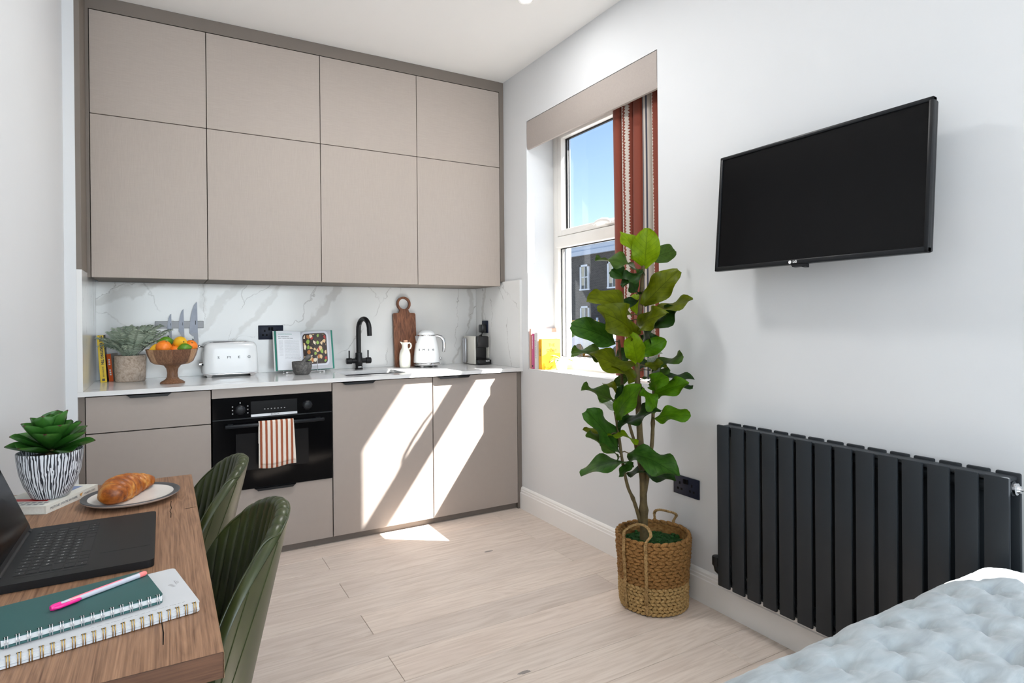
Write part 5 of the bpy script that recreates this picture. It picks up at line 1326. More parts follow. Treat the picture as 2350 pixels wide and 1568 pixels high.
FIG = [
  ((1.820,1.994,1.456),(1.791,1.942,1.624),(-0.652,-0.685,-0.324),0.113,'bright'),
  ((1.809,2.024,1.490),(1.731,2.046,1.620),(0.033,-0.981,0.190),0.077,'bright'),
  ((1.842,1.982,1.499),(1.973,1.964,1.542),(-0.165,-0.981,0.100),0.077,'mid'),
  ((1.805,2.003,1.446),(1.622,2.086,1.496),(0.007,-0.500,0.866),0.104,'mid'),
  ((1.797,2.007,1.344),(1.659,2.017,1.450),(0.310,-0.817,0.485),0.087,'dark'),
  ((1.804,1.980,1.439),(1.669,1.965,1.373),(-0.376,-0.360,0.854),0.075,'dark'),
  ((1.800,1.982,1.296),(1.874,1.847,1.441),(-0.899,-0.435,0.058),0.106,'olive'),
  ((1.757,2.007,1.253),(1.522,2.004,1.331),(0.193,-0.818,0.543),0.124,'olive'),
  ((1.826,2.048,1.257),(1.835,2.077,1.351),(-0.667,-0.690,0.282),0.062,'bright'),
  ((1.819,1.971,1.226),(1.909,1.804,1.321),(-0.611,0.116,0.783),0.106,'olive'),
  ((1.816,2.019,1.115),(1.867,1.851,1.280),(-0.848,0.218,0.483),0.120,'dark'),
  ((1.754,1.985,1.159),(1.511,1.918,1.274),(0.338,-0.925,0.173),0.135,'olive'),
  ((1.771,1.987,1.194),(1.752,1.802,1.258),(-0.906,0.218,0.362),0.098,'olive'),
  ((1.694,2.043,1.134),(1.485,2.071,1.216),(0.001,-0.946,0.326),0.113,'dark2'),
  ((1.754,1.973,1.051),(1.660,1.900,1.172),(-0.288,-0.706,-0.647),0.085,'bright'),
  ((1.778,1.994,1.083),(1.855,1.904,1.147),(-0.758,-0.652,-0.013),0.071,'green'),
  ((1.677,2.052,1.061),(1.483,2.072,1.101),(0.131,-0.475,0.870),0.099,'mid'),
  ((1.767,2.000,0.973),(1.531,1.998,1.095),(0.323,-0.720,0.614),0.133,'olive'),
  ((1.810,1.987,0.972),(1.885,1.840,1.088),(-0.634,0.252,0.731),0.101,'mid'),
  ((1.830,1.987,0.959),(1.879,1.912,1.024),(-0.830,-0.062,0.554),0.055,'mid'),
  ((1.806,1.955,0.948),(1.786,1.828,0.997),(-0.990,0.138,-0.041),0.069,'green'),
  ((1.863,1.968,0.970),(1.944,1.829,0.981),(-0.243,-0.069,0.967),0.081,'dark'),
  ((1.825,1.955,0.906),(1.892,1.813,0.967),(-0.820,-0.145,0.554),0.084,'green'),
  ((1.885,1.932,0.932),(1.922,1.818,0.952),(-0.328,0.053,0.943),0.061,'dark'),
  ((1.708,2.034,0.868),(1.542,2.084,0.946),(0.213,-0.553,0.805),0.095,'mid'),
  ((1.728,2.046,0.915),(1.682,2.118,0.953),(-0.147,-0.532,0.834),0.047,'olive'),
  ((1.711,2.044,0.872),(1.708,2.011,0.953),(-0.882,-0.426,-0.202),0.044,'dark'),
  ((1.666,2.011,0.811),(1.676,1.868,0.964),(-0.985,0.090,0.145),0.105,'green'),
  ((1.783,1.968,0.941),(1.754,1.869,0.848),(-0.021,-0.683,0.730),0.070,'green'),
  ((1.681,2.015,0.768),(1.761,1.841,0.865),(-0.571,0.182,0.800),0.107,'dark'),
  ((1.820,1.946,0.806),(1.898,1.809,0.834),(-0.638,-0.208,0.742),0.080,'green'),
  ((1.706,2.034,0.657),(1.547,2.057,0.852),(0.256,-0.914,0.316),0.126,'dark2'),
  ((1.702,2.094,0.684),(1.605,2.162,0.751),(0.003,-0.700,0.714),0.068,'olive'),
  ((1.697,2.028,0.636),(1.534,2.042,0.753),(0.396,-0.662,0.636),0.101,'mid'),
  ((1.641,2.037,0.738),(1.736,1.948,0.714),(0.079,-0.190,0.979),0.066,'bright'),
  ((1.723,2.001,0.661),(1.793,1.776,0.607),(-0.380,-0.325,0.866),0.121,'dark2'),
  ((1.758,2.050,0.563),(1.855,1.855,0.559),(-0.094,-0.068,0.993),0.109,'dark'),
  ((1.748,1.999,0.613),(1.500,2.038,0.593),(-0.099,-0.125,0.987),0.126,'dark2'),
  ((1.675,2.005,0.565),(1.716,1.959,0.629),(-0.869,-0.084,0.488),0.044,'dark2'),
  ((1.756,2.075,0.817),(1.698,2.155,0.870),(-0.077,-0.592,0.802),0.056,'pale'),
  ((1.872,2.020,1.004),(1.944,2.037,1.090),(-0.772,0.038,0.635),0.057,'pale'),
  ((1.825,2.047,1.005),(1.949,2.057,1.053),(-0.346,-0.196,0.917),0.067,'dark'),
  ((1.807,2.059,1.232),(1.693,2.113,1.200),(-0.462,-0.583,0.668),0.065,'dark'),
  ((1.806,2.070,1.105),(1.704,2.117,1.010),(-0.720,-0.227,0.656),0.074,'dark'),
  ((1.843,2.049,1.163),(1.899,1.971,1.125),(-0.701,-0.645,0.305),0.052,'dark'),
  ((1.791,2.067,0.989),(1.737,2.110,0.941),(-0.661,-0.746,0.083),0.043,'mid'),
  ((1.828,2.047,1.319),(1.747,2.082,1.296),(-0.456,-0.804,0.382),0.045,'dark'),
  ((1.835,2.042,0.950),(1.804,2.059,0.883),(-0.663,-0.741,0.110),0.047,'dark'),
  ((1.878,2.005,0.951),(1.924,1.933,0.913),(-0.536,-0.632,0.560),0.047,'dark2'),
  ((1.775,1.996,1.043),(1.609,1.976,1.039),(0.027,-0.411,0.911),0.083,'olive'),
  ((1.804,1.979,1.033),(1.857,1.902,1.039),(-0.652,-0.399,0.645),0.047,'olive'),
]
STEMS = {
  'main': [(1.808,1.998,0.278), (1.807,1.998,0.404), (1.805,2.000,0.537), (1.789,1.999,0.748), (1.783,2.002,0.919), (1.788,2.011,1.051), (1.789,2.011,1.165), (1.804,2.003,1.294), (1.813,1.998,1.441), (1.820,1.994,1.488)],
  'left': [(1.795,2.005,0.347), (1.764,2.011,0.445), (1.734,2.018,0.515), (1.707,2.022,0.640), (1.694,2.030,0.762), (1.683,2.037,0.836)],
  'second': [(1.810,2.009,0.496), (1.800,2.026,0.645), (1.774,2.041,0.753), (1.758,2.051,0.837), (1.739,2.051,0.936), (1.727,2.046,1.033), (1.720,2.051,1.147)],
  'right': [(1.808,1.998,0.461), (1.823,1.989,0.546), (1.834,1.972,0.691), (1.833,1.962,0.825), (1.836,1.960,0.929)],
}
# ------------------------------------------------------------------ fiddle-leaf fig in a woven basket
def leaf_mat(name, c, c2, trans=0.28):
    t = NT(name); v = t.coord('UV'); sp = t.new('ShaderNodeSeparateXYZ'); t.link(v, sp.inputs[0])
    x = t.math('ABSOLUTE', t.math('SUBTRACT', sp.outputs[0], 0.5))
    mid = t.math('LESS_THAN', x, 0.014)
    vein = t.math('LESS_THAN', t.math('ABSOLUTE', t.math('SUBTRACT', t.math('FRACT', t.math('MULTIPLY', t.math('SUBTRACT', sp.outputs[1], t.math('MULTIPLY', x, 0.55)), 7.0)), 0.5)), 0.045)
    n = t.noise(v, 6, 4)
    base = t.ramp(n.outputs['Fac'], [(0.3, c), (0.7, c2)])
    dk = tuple(q * 0.55 for q in c)
    col = t.mix(t.math('MAXIMUM', t.math('MULTIPLY', mid, 0.8), t.math('MULTIPLY', vein, 0.6)), base, dk)
    t.base(col); t.set(rough=0.45, spec=0.16)
    h = t.math('ADD', t.math('MULTIPLY', vein, -0.5), t.math('MULTIPLY', n.outputs['Fac'], 0.4))
    t.bump(h, 0.25, 0.004)
    tl = t.new('ShaderNodeBsdfTranslucent'); t.link(t.mix(0.5, col, (min(1, c2[0] * 2.2), min(1, c2[1] * 2.0), c2[2])), tl.inputs['Color'])
    mx = t.new('ShaderNodeMixShader'); mx.inputs[0].default_value = trans
    t.link(t.b.outputs[0], mx.inputs[1]); t.link(tl.outputs[0], mx.inputs[2]); t.link(mx.outputs[0], t.out.inputs['Surface'])
leaf_mat('fig_dark', lin((20, 44, 12)), lin((36, 66, 18)), 0.12)
leaf_mat('fig_dark2', lin((32, 66, 14)), lin((54, 90, 26)), 0.12)
leaf_mat('fig_mid', lin((44, 68, 20)), lin((66, 92, 32)), 0.18)
leaf_mat('fig_olive', lin((66, 76, 4)), lin((92, 102, 8)), 0.22)
leaf_mat('fig_bright', lin((92, 122, 4)), lin((120, 148, 12)), 0.3)
leaf_mat('fig_green', lin((56, 98, 6)), lin((80, 122, 12)), 0.28)
leaf_mat('fig_pale', lin((132, 143, 128)), lin((162, 171, 158)), 0.1)
BC = Vector((1.843, 1.98, 0.0))
fig = thing('fiddle_leaf_fig', 'tall artificial fiddle-leaf fig standing in the woven basket', 'plant', (1.843, 1.98, 0.262))
_rad = {'main': (0.0205, 0.0075), 'left': (0.0095, 0.0055), 'second': (0.0085, 0.0055), 'right': (0.0115, 0.0065)}
def spline(P, n):
    P = [Vector(p) for p in P]; out = []
    for i in range(len(P) - 1):
        p0 = P[max(i - 1, 0)]; p1 = P[i]; p2 = P[i + 1]; p3 = P[min(i + 2, len(P) - 1)]
        for k in range(n):
            t = k / n
            out.append(0.5 * ((2 * p1) + (p2 - p0) * t + (2 * p0 - 5 * p1 + 4 * p2 - p3) * t * t + (3 * p1 - p0 - 3 * p2 + p3) * t ** 3))
    out.append(P[-1]); return out
random.seed(4)
for k, P in STEMS.items():
    pts = spline(P, 6)
    if k == 'main': pts = [Vector((pts[0].x, pts[0].y, 0.25))] + pts
    a, b = _rad[k]; N = len(pts)
    rr = [(a + (b - a) * (i / (N - 1)) ** 0.6) * random.uniform(0.94, 1.08) * (1.25 if i % 9 == 7 else 1) for i in range(N)]
    obj('trunk' if k == 'main' else 'branch', MB().tube(pts, rr, 10), 'trunk_bark', fig, True, angle=180)
def fig_leaf(B, T, n, W, seed):
    rnd = random.Random(seed); B = Vector(B); T = Vector(T); n = Vector(n)
    L = (T - B).length; a = (T - B) / L; n = (n - a * n.dot(a)).normalized(); w = n.cross(a)
    NU, NV = 10, 14; wav = rnd.uniform(0.6, 1.3); ph = rnd.uniform(0, 6.28); bend = rnd.uniform(0.03, 0.12) * L; cup = rnd.uniform(0.05, 0.22)
    m = MB(); uv = []
    for j in range(NV + 1):
        t = j / NV
        # obovate outline: slender base, broad rounded end
        prof = 0.5 * max(0.0, math.sin(math.pi * min(1.0, 0.03 + 0.955 * t ** 1.12))) ** 0.52
        if t < 0.2: prof *= 0.55 + 0.45 * t / 0.2
        prof = max(prof, 0.012)
        for i in range(NU + 1):
            s = i / NU * 2 - 1
            ww = W * 1.05 * prof * s
            h = bend * math.sin(math.pi * t) - 0.35 * bend * t + cup * abs(ww) * 0.9
            h += 0.015 * wav * (abs(s) ** 2) * math.sin(t * 11 + ph + (1.7 if s > 0 else 0)) * (L / 0.16)
            q = B + a * (L * t) + w * ww + n * h
            m.v.append((min(q.x, 2.012), q.y, q.z)); uv.append((i / NU, t))
    for j in range(NV):
        for i in range(NU):
            k = j * (NU + 1) + i; m.f.append((k, k + 1, k + NU + 2, k + NU + 1))
    return m, uv
for i, (B, T, n, W_, kd) in enumerate(FIG):
    m, uvs = fig_leaf(B, T, n, W_, 100 + i)
    ob = obj('leaf', m, 'fig_' + kd, fig, True, angle=180)
    u = ob.data.uv_layers.new(name='UVMap')
    for p in ob.data.polygons:
        for li in p.loop_indices: u.data[li].uv = uvs[ob.data.loops[li].vertex_index]
    B = Vector(B); best = None
    for P in STEMS.values():
        for q in spline(P, 6):
            if best is None or (q - B).length < (best - B).length: best = q
    if (best - B).length > 0.012:
        md = (best + B) / 2 + Vector((0, 0, 0.006))
        obj('petiole', MB().tube([best, md, B + (Vector(T) - B) * 0.04], [0.0028, 0.0024, 0.0022], 6), 'trunk_bark', fig, True)

def coil_mat(name, c1, c2, c3):
    t = NT(name); v = t.coord('Object'); n = t.noise(v, 55, 3); n2 = t.noise(t.coord('Object', (60, 60, 420)), 1, 4)
    s = t.math('ADD', t.math('MULTIPLY', n.outputs['Fac'], 0.55), t.math('MULTIPLY', n2.outputs['Fac'], 0.45))
    t.base(t.ramp(s, [(0.33, c1), (0.5, c2), (0.68, c3)])); t.set(rough=0.7, spec=0.25); t.bump(n2.outputs['Fac'], 0.4, 0.003)
coil_mat('seagrass', lin((96, 64, 30)), lin((148, 106, 58)), lin((182, 140, 86)))
coil_mat('seagrass_pale', lin((134, 102, 58)), lin((182, 148, 94)), lin((212, 184, 134)))
coil_mat('rope_braid', lin((122, 92, 54)), lin((164, 132, 86)), lin((190, 160, 112)))
bk = thing('basket', 'round woven seagrass basket with rope handles holding the fig', 'basket', (BC.x, BC.y, 0))
def coil_mesh(nst, rr, hz, seed):
    """ring of overlapping slanted stitches at radius 1 (scaled per row)"""
    rnd = random.Random(seed); m = MB()
    for k in range(nst):
        a0 = 2 * math.pi * k / nst; n1, n2 = 8, 6; o = []
        ln = 2 * math.pi / nst * 0.66; sl = rnd.uniform(0.75, 1.1)
        sz = rnd.uniform(0.9, 1.12)
        for j in range(n2 + 1):
            p = -1 + 2 * j / n2; r = math.sqrt(max(0.02, 1 - p * p))
            for i in range(n1):
                b = 2 * math.pi * i / n1
                a = a0 + p * ln; rad = 1 + rr * r * math.cos(b) * sz; z = hz * r * math.sin(b) * sz + p * hz * 0.62 * sl
                o.append((rad * math.cos(a), rad * math.sin(a), z))
        f = []
        for j in range(n2):
            for i in range(n1): f.append((j * n1 + i, j * n1 + (i + 1) % n1, (j + 1) * n1 + (i + 1) % n1, (j + 1) * n1 + i))
        f += [tuple(reversed(range(n1))), tuple(n2 * n1 + i for i in range(n1))]
        m.add(o, f)
    me = m.mesh('coil')
    for p in me.polygons: p.use_smooth = True
    return me
NRW = 21; HB = 0.306
cu_ = [coil_mesh(30, 0.066, 0.0080, 1), coil_mesh(29, 0.068, 0.0080, 2)]; cl_ = [coil_mesh(42, 0.050, 0.0072, 3), coil_mesh(40, 0.050, 0.0072, 4)]
for me in cu_: me.materials.append(MATS['seagrass'])
for me in cl_: me.materials.append(MATS['seagrass_pale'])
def brad(z): # slightly uneven barrel
    return 0.147 + 0.012 * (z / HB) + 0.0015 * math.sin(z * 30)
for i in range(NRW):
    z = 0.0095 + (HB - 0.012) * i / (NRW - 1)
    me = (cl_ if i < 8 else cu_)[i % 2]
    o = bpy.data.objects.new('coil', me); COL.objects.link(o); o.parent = bk
    r = brad(z) - 0.006; o.location = (random.uniform(-0.0012, 0.0012), random.uniform(-0.0012, 0.0012), z); o.scale = (r, r, 1.0); o.rotation_euler = (0, 0, random.uniform(0, 6.28))
    if i % 2: o.scale = (r, -r, 1.0)
obj('lining', MB().lathe([(0.001, 0.006), (brad(0) - 0.010, 0.006), (brad(HB) - 0.013, HB - 0.012), (brad(HB) - 0.017, HB - 0.012), (brad(0) - 0.014, 0.012)], 36, BC), 'seagrass', bk, True)
toc = Vector((-BC.x, -BC.y, 0)).normalized(); lft = Vector((toc.y, -toc.x, 0))
if lft.dot(Vector((-0.866, 0.5, 0))) < 0: lft = -lft
def onb(al, z, out=0.010):
    return BC + (toc * math.cos(R(al)) + lft * math.sin(R(al))) * (brad(z) + out) + Vector((0, 0, z))
def braid(pts, rad, par, name):
    P = spline(pts, 10); N = len(P)
    m = MB()
    for s in range(3):
        path = []
        for i, p in enumerate(P):
            d = (P[min(i + 1, N - 1)] - P[max(i - 1, 0)]).normalized(); x = d.cross(Vector((0.3, 0.2, 1))).normalized(); y = d.cross(x)
            ph = i * 0.9 + s * 2.094
            path.append(p + x * math.cos(ph) * rad * 0.62 + y * math.sin(2 * ph) * rad * 0.35)
        m.tube(path, rad * 0.62, 6)
    return obj(name, m, 'rope_braid', par, True)
def handle(a1, a2, lean):
    top = BC + (toc * math.cos(R((a1 + a2) / 2)) + lft * math.sin(R((a1 + a2) / 2))) * (brad(HB) - lean) + Vector((0, 0, HB + 0.055))
    pts = [onb(a1, 0.012, 0.006), onb(a1, 0.08), onb(a1, 0.16), onb(a1, 0.25), onb(a1, 0.31, 0.008)]
    u1 = onb(a1, 0.31, 0.0); u2 = onb(a2, 0.31, 0.0); sp_ = (u2 - u1)
    pts += [u1 + Vector((0, 0, 0.028)) - (toc * 0.012), top + sp_ * -0.22, top + sp_ * 0.25, u2 + sp_ * 0.22 + Vector((0, 0, 0.032)) - toc * 0.016]
    pts += [onb(a2, 0.31, 0.008), onb(a2, 0.25), onb(a2, 0.16), onb(a2, 0.08), onb(a2, 0.012, 0.006)]
    return braid(pts, 0.0062, bk, 'rope_handle')
handle(46, 10, 0.055); handle(183, 213, 0.02)
ms = MB(); random.seed(9); ms.lathe([(0.133, 0.262), (0.07, 0.268), (0.001, 0.27)], 28, BC)
for i in range(150):
    a, r = random.uniform(0, 6.28), 0.128 * math.sqrt(random.random()); ms.sphere((BC.x + r * math.cos(a), BC.y + r * math.sin(a), 0.266), random.uniform(0.006, 0.013), 6, 4)
mo = obj('moss', ms, 'moss', fig, True); mo['kind'] = 'stuff'
# ------------------------------------------------------------------ dining table (desk) and what stands on it
TZ = 0.750
tb = thing('dining_table', 'oak-grain table along the left wall with a thick top', 'table', (-0.155, 1.6, 0))
obj('tabletop', MB().box(-0.385, 0.0715, 0.9925, 2.2025, TZ - 0.0375, TZ), 'table_oak', tb)
obj('edge_band', MB().box(-0.385, 0.0725, 0.9900, 0.9924, TZ - 0.038, TZ), 'table_oak_end', tb)
obj('edge_band', MB().box(0.0716, 0.0730, 0.9900, 2.2040, TZ - 0.038, TZ - 0.0002), 'table_edge', tb)
for ly in (1.10, 2.09):
    for lx in (-0.34, 0.02): obj('leg', MB().box(lx - 0.02, lx + 0.02, ly - 0.02, ly + 0.02, 0, TZ - 0.038), 'black_metal', tb)
obj('crack', MB().prism([(-0.0060, 1.060), (-0.0045, 1.060), (-0.0040, 1.10), (-0.006, 1.13), (-0.0075, 1.155), (-0.0085, 1.155), (-0.0075, 1.13), (-0.0058, 1.10)], 'z', TZ + 0.0001, TZ + 0.0003), 'gap_dark', tb)
obj('crack', MB().prism([(0.010, 1.74), (0.0115, 1.74), (0.0125, 1.78), (0.010, 1.80), (0.014, 1.83), (0.012, 1.86), (0.014, 1.90), (0.0125, 1.90), (0.0105, 1.86), (0.0125, 1.83), (0.0085, 1.80), (0.011, 1.78)], 'z', TZ + 0.0001, TZ + 0.0003), 'gap_dark', tb)
obj('crack', MB().prism([(0.043, 1.80), (0.070, 1.806), (0.070, 1.808), (0.042, 1.803)], 'z', TZ + 0.0001, TZ + 0.0003), 'gap_dark', tb)

# laptop, opened towards the chairs
e = thing('laptop', 'open black laptop on the table', 'laptop', (-0.148, 1.587, TZ))
def rrect(x0, x1, y0, y1, r, n=6):
    o = []
    for cx_, cy_, a0 in ((x1 - r, y1 - r, 0), (x0 + r, y1 - r, 90), (x0 + r, y0 + r, 180), (x1 - r, y0 + r, 270)):
        for i in range(n + 1):
            a = R(a0 + 90 * i / n); o.append((cx_ + r * math.cos(a), cy_ + r * math.sin(a)))
    return o
lx0, lx1, ly0, ly1 = -0.272, -0.021, 1.407, 1.767; lz = TZ + 0.0008
bs = obj('base', MB().prism(rrect(lx0, lx1, ly0, ly1, 0.012), 'z', lz, lz + 0.0148), 'laptop_body', e)
LT = lz + 0.0149
obj('trackpad', MB().prism(rrect(-0.120, -0.030, 1.502, 1.662, 0.005), 'z', LT, LT + 0.0003), 'laptop_body', bs)
obj('trackpad_gap', MB().prism(rrect(-0.1206, -0.0294, 1.5014, 1.6626, 0.005), 'z', LT - 0.0001, LT + 0.0001), 'key_black', bs)
obj('keyboard_well', MB().prism(rrect(-0.2515, -0.1325, 1.4445, 1.7295, 0.004), 'z', LT, LT + 0.0002), 'key_black', bs)
for sy in (1.4385, 1.7355): obj('speaker_grille', MB().box(-0.245, -0.14, sy - 0.004, sy + 0.004, LT, LT + 0.0002), 'key_black', bs)
rows = [(['esc'] + ['F%d' % i for i in range(1, 13)] + ['o'], [1.0] * 14), (list('§1234567890-=') + ['⌫'], [1] * 13 + [1.5]), (['⇥'] + list('QWERTYUIOP[]') + ['↵'], [1.5] + [1] * 12 + [1]),
        (['⇪'] + list('ASDFGHJKL;\'\\') + ['↵'], [1.75] + [1] * 12 + [0.75]), (['⇧', '`'] + list('ZXCVBNM,./') + ['⇧'], [1.25, 1] + [1] * 10 + [2.25]), (['fn', '⌃', '⌥', '⌘', ' ', '⌘', '⌥', '<', '^', '>'], [1, 1, 1, 1.25, 5, 1.25, 1, 1, 1, 1])]
km = {}
for ri, (ks, wsz) in enumerate(rows):
    tot = sum(wsz); unit = 0.281 / tot; y = 1.4465; xk = -0.2500 + ri * 0.0195; kd = 0.0172
    for ch_, wk in zip(ks, wsz):
        wkey = round(wk * unit - 0.0024, 4)
        if wkey not in km:
            km[wkey] = MB().bbox(-kd / 2, kd / 2, -wkey / 2, wkey / 2, 0, 0.0011, 0.0005, 1).mesh('key'); km[wkey].materials.append(MATS['key_black'])
        yc = y + wk * unit / 2
        o = bpy.data.objects.new('key', km[wkey]); COL.objects.link(o); o.parent = bs
        o.location = (xk + kd / 2 - e.location.x, yc - e.location.y, LT + 0.0002 - e.location.z)
        if ch_.strip() and len(ch_) < 4 and ord(ch_[0]) < 128:
            le = lettering(ch_, 0.0062 if len(ch_) == 1 else 0.0038, (0, 0, 0.00118), (0, 1, 0), (-1, 0, 0), 'white_letter', None, depth=0.0, name='legend')
            le.parent = o
        y += wk * unit
# lid
LA = R(21); HX = -0.270
LM = Matrix.Translation((HX, 0, LT + 0.001)) @ Matrix.Rotation(-LA, 4, 'Y')
lid = obj('lid', MB().prism([(p[0], p[1]) for p in rrect(0, 0.246, ly0, ly1, 0.012)], 'z', 0, 0.004).xf(LM @ Matrix.Rotation(R(-90), 4, 'Y')), 'laptop_body', e)
scr = MB().prism(rrect(0.012, 0.242, ly0 + 0.006, ly1 - 0.006, 0.008), 'z', -0.0008, -0.0002).xf(LM @ Matrix.Rotation(R(-90), 4, 'Y'))
obj('screen', scr, 'screen_glass', lid)
obj('hinge', MB().tube([(HX - 0.001, ly0 + 0.04, LT - 0.001), (HX - 0.001, ly1 - 0.04, LT - 0.001)], 0.005, 12), 'key_black', e, True)
obj('lid_mount', MB().cyl((HX - 0.001, ly1 - 0.03, LT - 0.002), (HX - 0.001, ly1 - 0.012, LT - 0.002), 0.006, 12), 'key_black', e, True)

# notebooks with wire binding
def notebook(label, corner, ang, L, D, z0, th, cov, wire, nr, rr, inset):
    """corner: right end of the bound edge; the bound edge runs towards -x (local), pages extend towards +y (local)"""
    e = thing('notebook', label, 'notebook', (corner[0], corner[1], z0), R(ang))
    obj('back_cover', MB().prism(rrect(-L, 0, 0.002, D, 0.008), 'z', 0.0003, 0.0034), cov, e, world=False)
    pg = obj('pages', MB().box(-L + 0.002, -0.002, 0.004, D - 0.002, 0.0035, th - 0.0016), 'page_white', e, world=False)
    for i in range(5): obj('page_line', MB().box(-L + 0.0021, -0.0019, 0.0036, 0.0040, 0.003 + i * (th - 0.006) / 5, 0.0033 + i * (th - 0.006) / 5), 'page_edge', pg, world=False)
    fc = obj('front_cover', MB().prism(rrect(-L, 0, 0.002, D, 0.008), 'z', th - 0.0015, th), cov, e, world=False)
    rm = MB()
    for s in (-0.0016, 0.0016):
        path = [(s, rr * 0.9 + rr * 1.0 * math.cos(2 * math.pi * i / 14), th / 2 + (th / 2 + 0.0022) * math.sin(2 * math.pi * i / 14)) for i in range(15)]
        rm.tube(path, 0.0007, 6, False)
    rme = rm.mesh('ring'); rme.materials.append(MATS[wire])
    for p in rme.polygons: p.use_smooth = True
    hm = MB().box(-0.0032, 0.0032, rr * 1.55, rr * 2.15, th + 0.0001, th + 0.0002).mesh('hole'); hm.materials.append(MATS['gap_dark'])
    for i in range(nr):
        x = -inset - (L - 2 * inset) * i / (nr - 1)
        o = bpy.data.objects.new('ring', rme); COL.objects.link(o); o.parent = e; o.location = (x, 0, 0)
        o = bpy.data.objects.new('hole', hm); COL.objects.link(o); o.parent = e; o.location = (x, 0, 0)
    return e, fc
e, fc = notebook('white wire-bound notebook with gold rings under the green notebook', (0.050, 1.1475), 11.0, 0.285, 0.193, TZ + 0.0008, 0.015, 'notebook_white', 'gold', 22, 0.0042, 0.009)
def flat(x0, x1, y0, y1, z, mat, par, nm='print'): return obj(nm, MB().box(x0, x1, y0, y1, z, z + 0.0001), mat, par, world=False)
for i in range(4): flat(-0.022 - i * 0.0015, -0.017 - i * 0.001, 0.100 + i * 0.004, 0.1018 + i * 0.004, 0.0151, 'grey_letter', fc)
flat(-0.0145, -0.0135, 0.108, 0.128, 0.0151, 'grey_letter', fc); flat(-0.012, -0.0113, 0.111, 0.126, 0.0151, 'grey_letter', fc); flat(-0.0098, -0.009, 0.113, 0.122, 0.0151, 'grey_letter', fc)
random.seed(3)
xx = -0.02
while xx > -0.15:
    w_ = random.uniform(0.002, 0.008); flat(xx - w_, xx, 0.0215, 0.0221, 0.0151, 'grey_letter', fc); xx -= w_ + random.uniform(0.001, 0.004)
ZN = TZ + 0.0008 + 0.0152 + 0.0006
e, fc = notebook('dark green wire-bound notebook on top of the white notebook', (-0.004, 1.176), 13.0, 0.212, 0.140, ZN, 0.0135, 'notebook_green', 'wire_silver', 16, 0.0042, 0.008)
ZP = ZN + 0.0135
# pen
p0, p1 = Vector((-0.159, 1.204, ZP + 0.0050)), Vector((-0.032, 1.285, ZP + 0.0045)); pd = (p1 - p0).normalized()
e = thing('gel_pen', 'clear pink gel pen lying on the green notebook', 'pen', (p0.x, p0.y, ZP))
LN = (p1 - p0).length
obj('barrel', MB().tube([p0 + pd * 0.004, p0 + pd * (LN - 0.012)], 0.0044, 14), 'pen_clear', e, True)
obj('ink_tube', MB().tube([p0 + pd * 0.03 + Vector((0, 0, 0.0029)), p0 + pd * (LN * 0.72) + Vector((0, 0, 0.0029))], 0.0021, 10), 'pen_ink', e, True)
obj('grip', MB().tube([p0 + pd * 0.024, p0 + pd * 0.040], 0.00455, 14), 'pen_pale', e, True)
obj('cap_end', MB().tube([p0 - pd * 0.002, p0 + pd * 0.002, p0 + pd * 0.012], [0.0038, 0.0052, 0.0052], 14), 'pen_pink', e, True)
sd_ = pd.cross(Vector((0, 0, 1)))
obj('clip', MB().tube([p0 + pd * 0.001 + sd_ * 0.003, p0 + pd * 0.006 + sd_ * 0.0062, p0 + pd * 0.036 + sd_ * 0.0062, p0 + pd * 0.040 + sd_ * 0.005], [0.0025, 0.0032, 0.0028, 0.0015], 10), 'pen_pink', e, True)
obj('plug', MB().tube([p1 - pd * 0.013, p1 - pd * 0.003, p1], [0.0046, 0.0046, 0.003], 14), 'pen_coral', e, True)

# book under the plant: local +x along the spine, +y to the left edge
bx_, by_ = -0.2655, 1.940; ang = math.atan2(0.180, 0.092)
e = thing('coffee_table_book', 'white hardback book under the striped pot on the table', 'book', (bx_, by_, TZ), ang)
BL, BW, BT = 0.208, 0.150, 0.0215
obj('cover', MB().box(0, BL, 0, BW, 0.0004, 0.0025).box(0, BL, 0, BW, BT - 0.0025, BT).box(0, BL, 0, 0.0025, 0.0026, BT - 0.0026), 'book_ivory', e, world=False)
obj('pages', MB().box(0.004, BL - 0.004, 0.003, BW - 0.004, 0.0026, BT - 0.0026), 'page_edge', e, world=False)
lettering("PRETEND YOU'RE IN PARIS", 0.0088, (0.066, -0.0006, BT / 2), (1, 0, 0), (0, 0, 1), 'grey_letter', e, world=False, depth=0.0002)
lettering('COLE & COLE', 0.0075, (0.172, -0.0006, BT / 2), (1, 0, 0), (0, 0, 1), 'grey_letter', e, world=False, depth=0.0002)
obj('spine_mark', MB().add([(0.134, -0.0006, 0.007), (0.142, -0.0006, 0.0165), (0.128, -0.0006, 0.0155)], [(0, 1, 2)]), 'print_orange', e, world=False)
obj('cover_print', MB().box(0.045, 0.066, 0.03, 0.147, BT, BT + 0.0002), 'print_red', e, world=False)
obj('cover_print', MB().box(0.12, 0.19, 0.03, 0.060, BT, BT + 0.0002), 'print_blue', e, world=False)
obj('cover_print', MB().lathe([(0.02, 0.0003), (0.001, 0.0003)], 20, (0.13, 0.055, BT)), 'print_orange', e, world=False)
for i in range(2):
    for k in range(7): obj('cover_print', MB().box(0.010 + i * 0.016, 0.020 + i * 0.016, 0.016 + k * 0.016, 0.027 + k * 0.016, BT, BT + 0.0002), 'grey_letter', e, world=False)

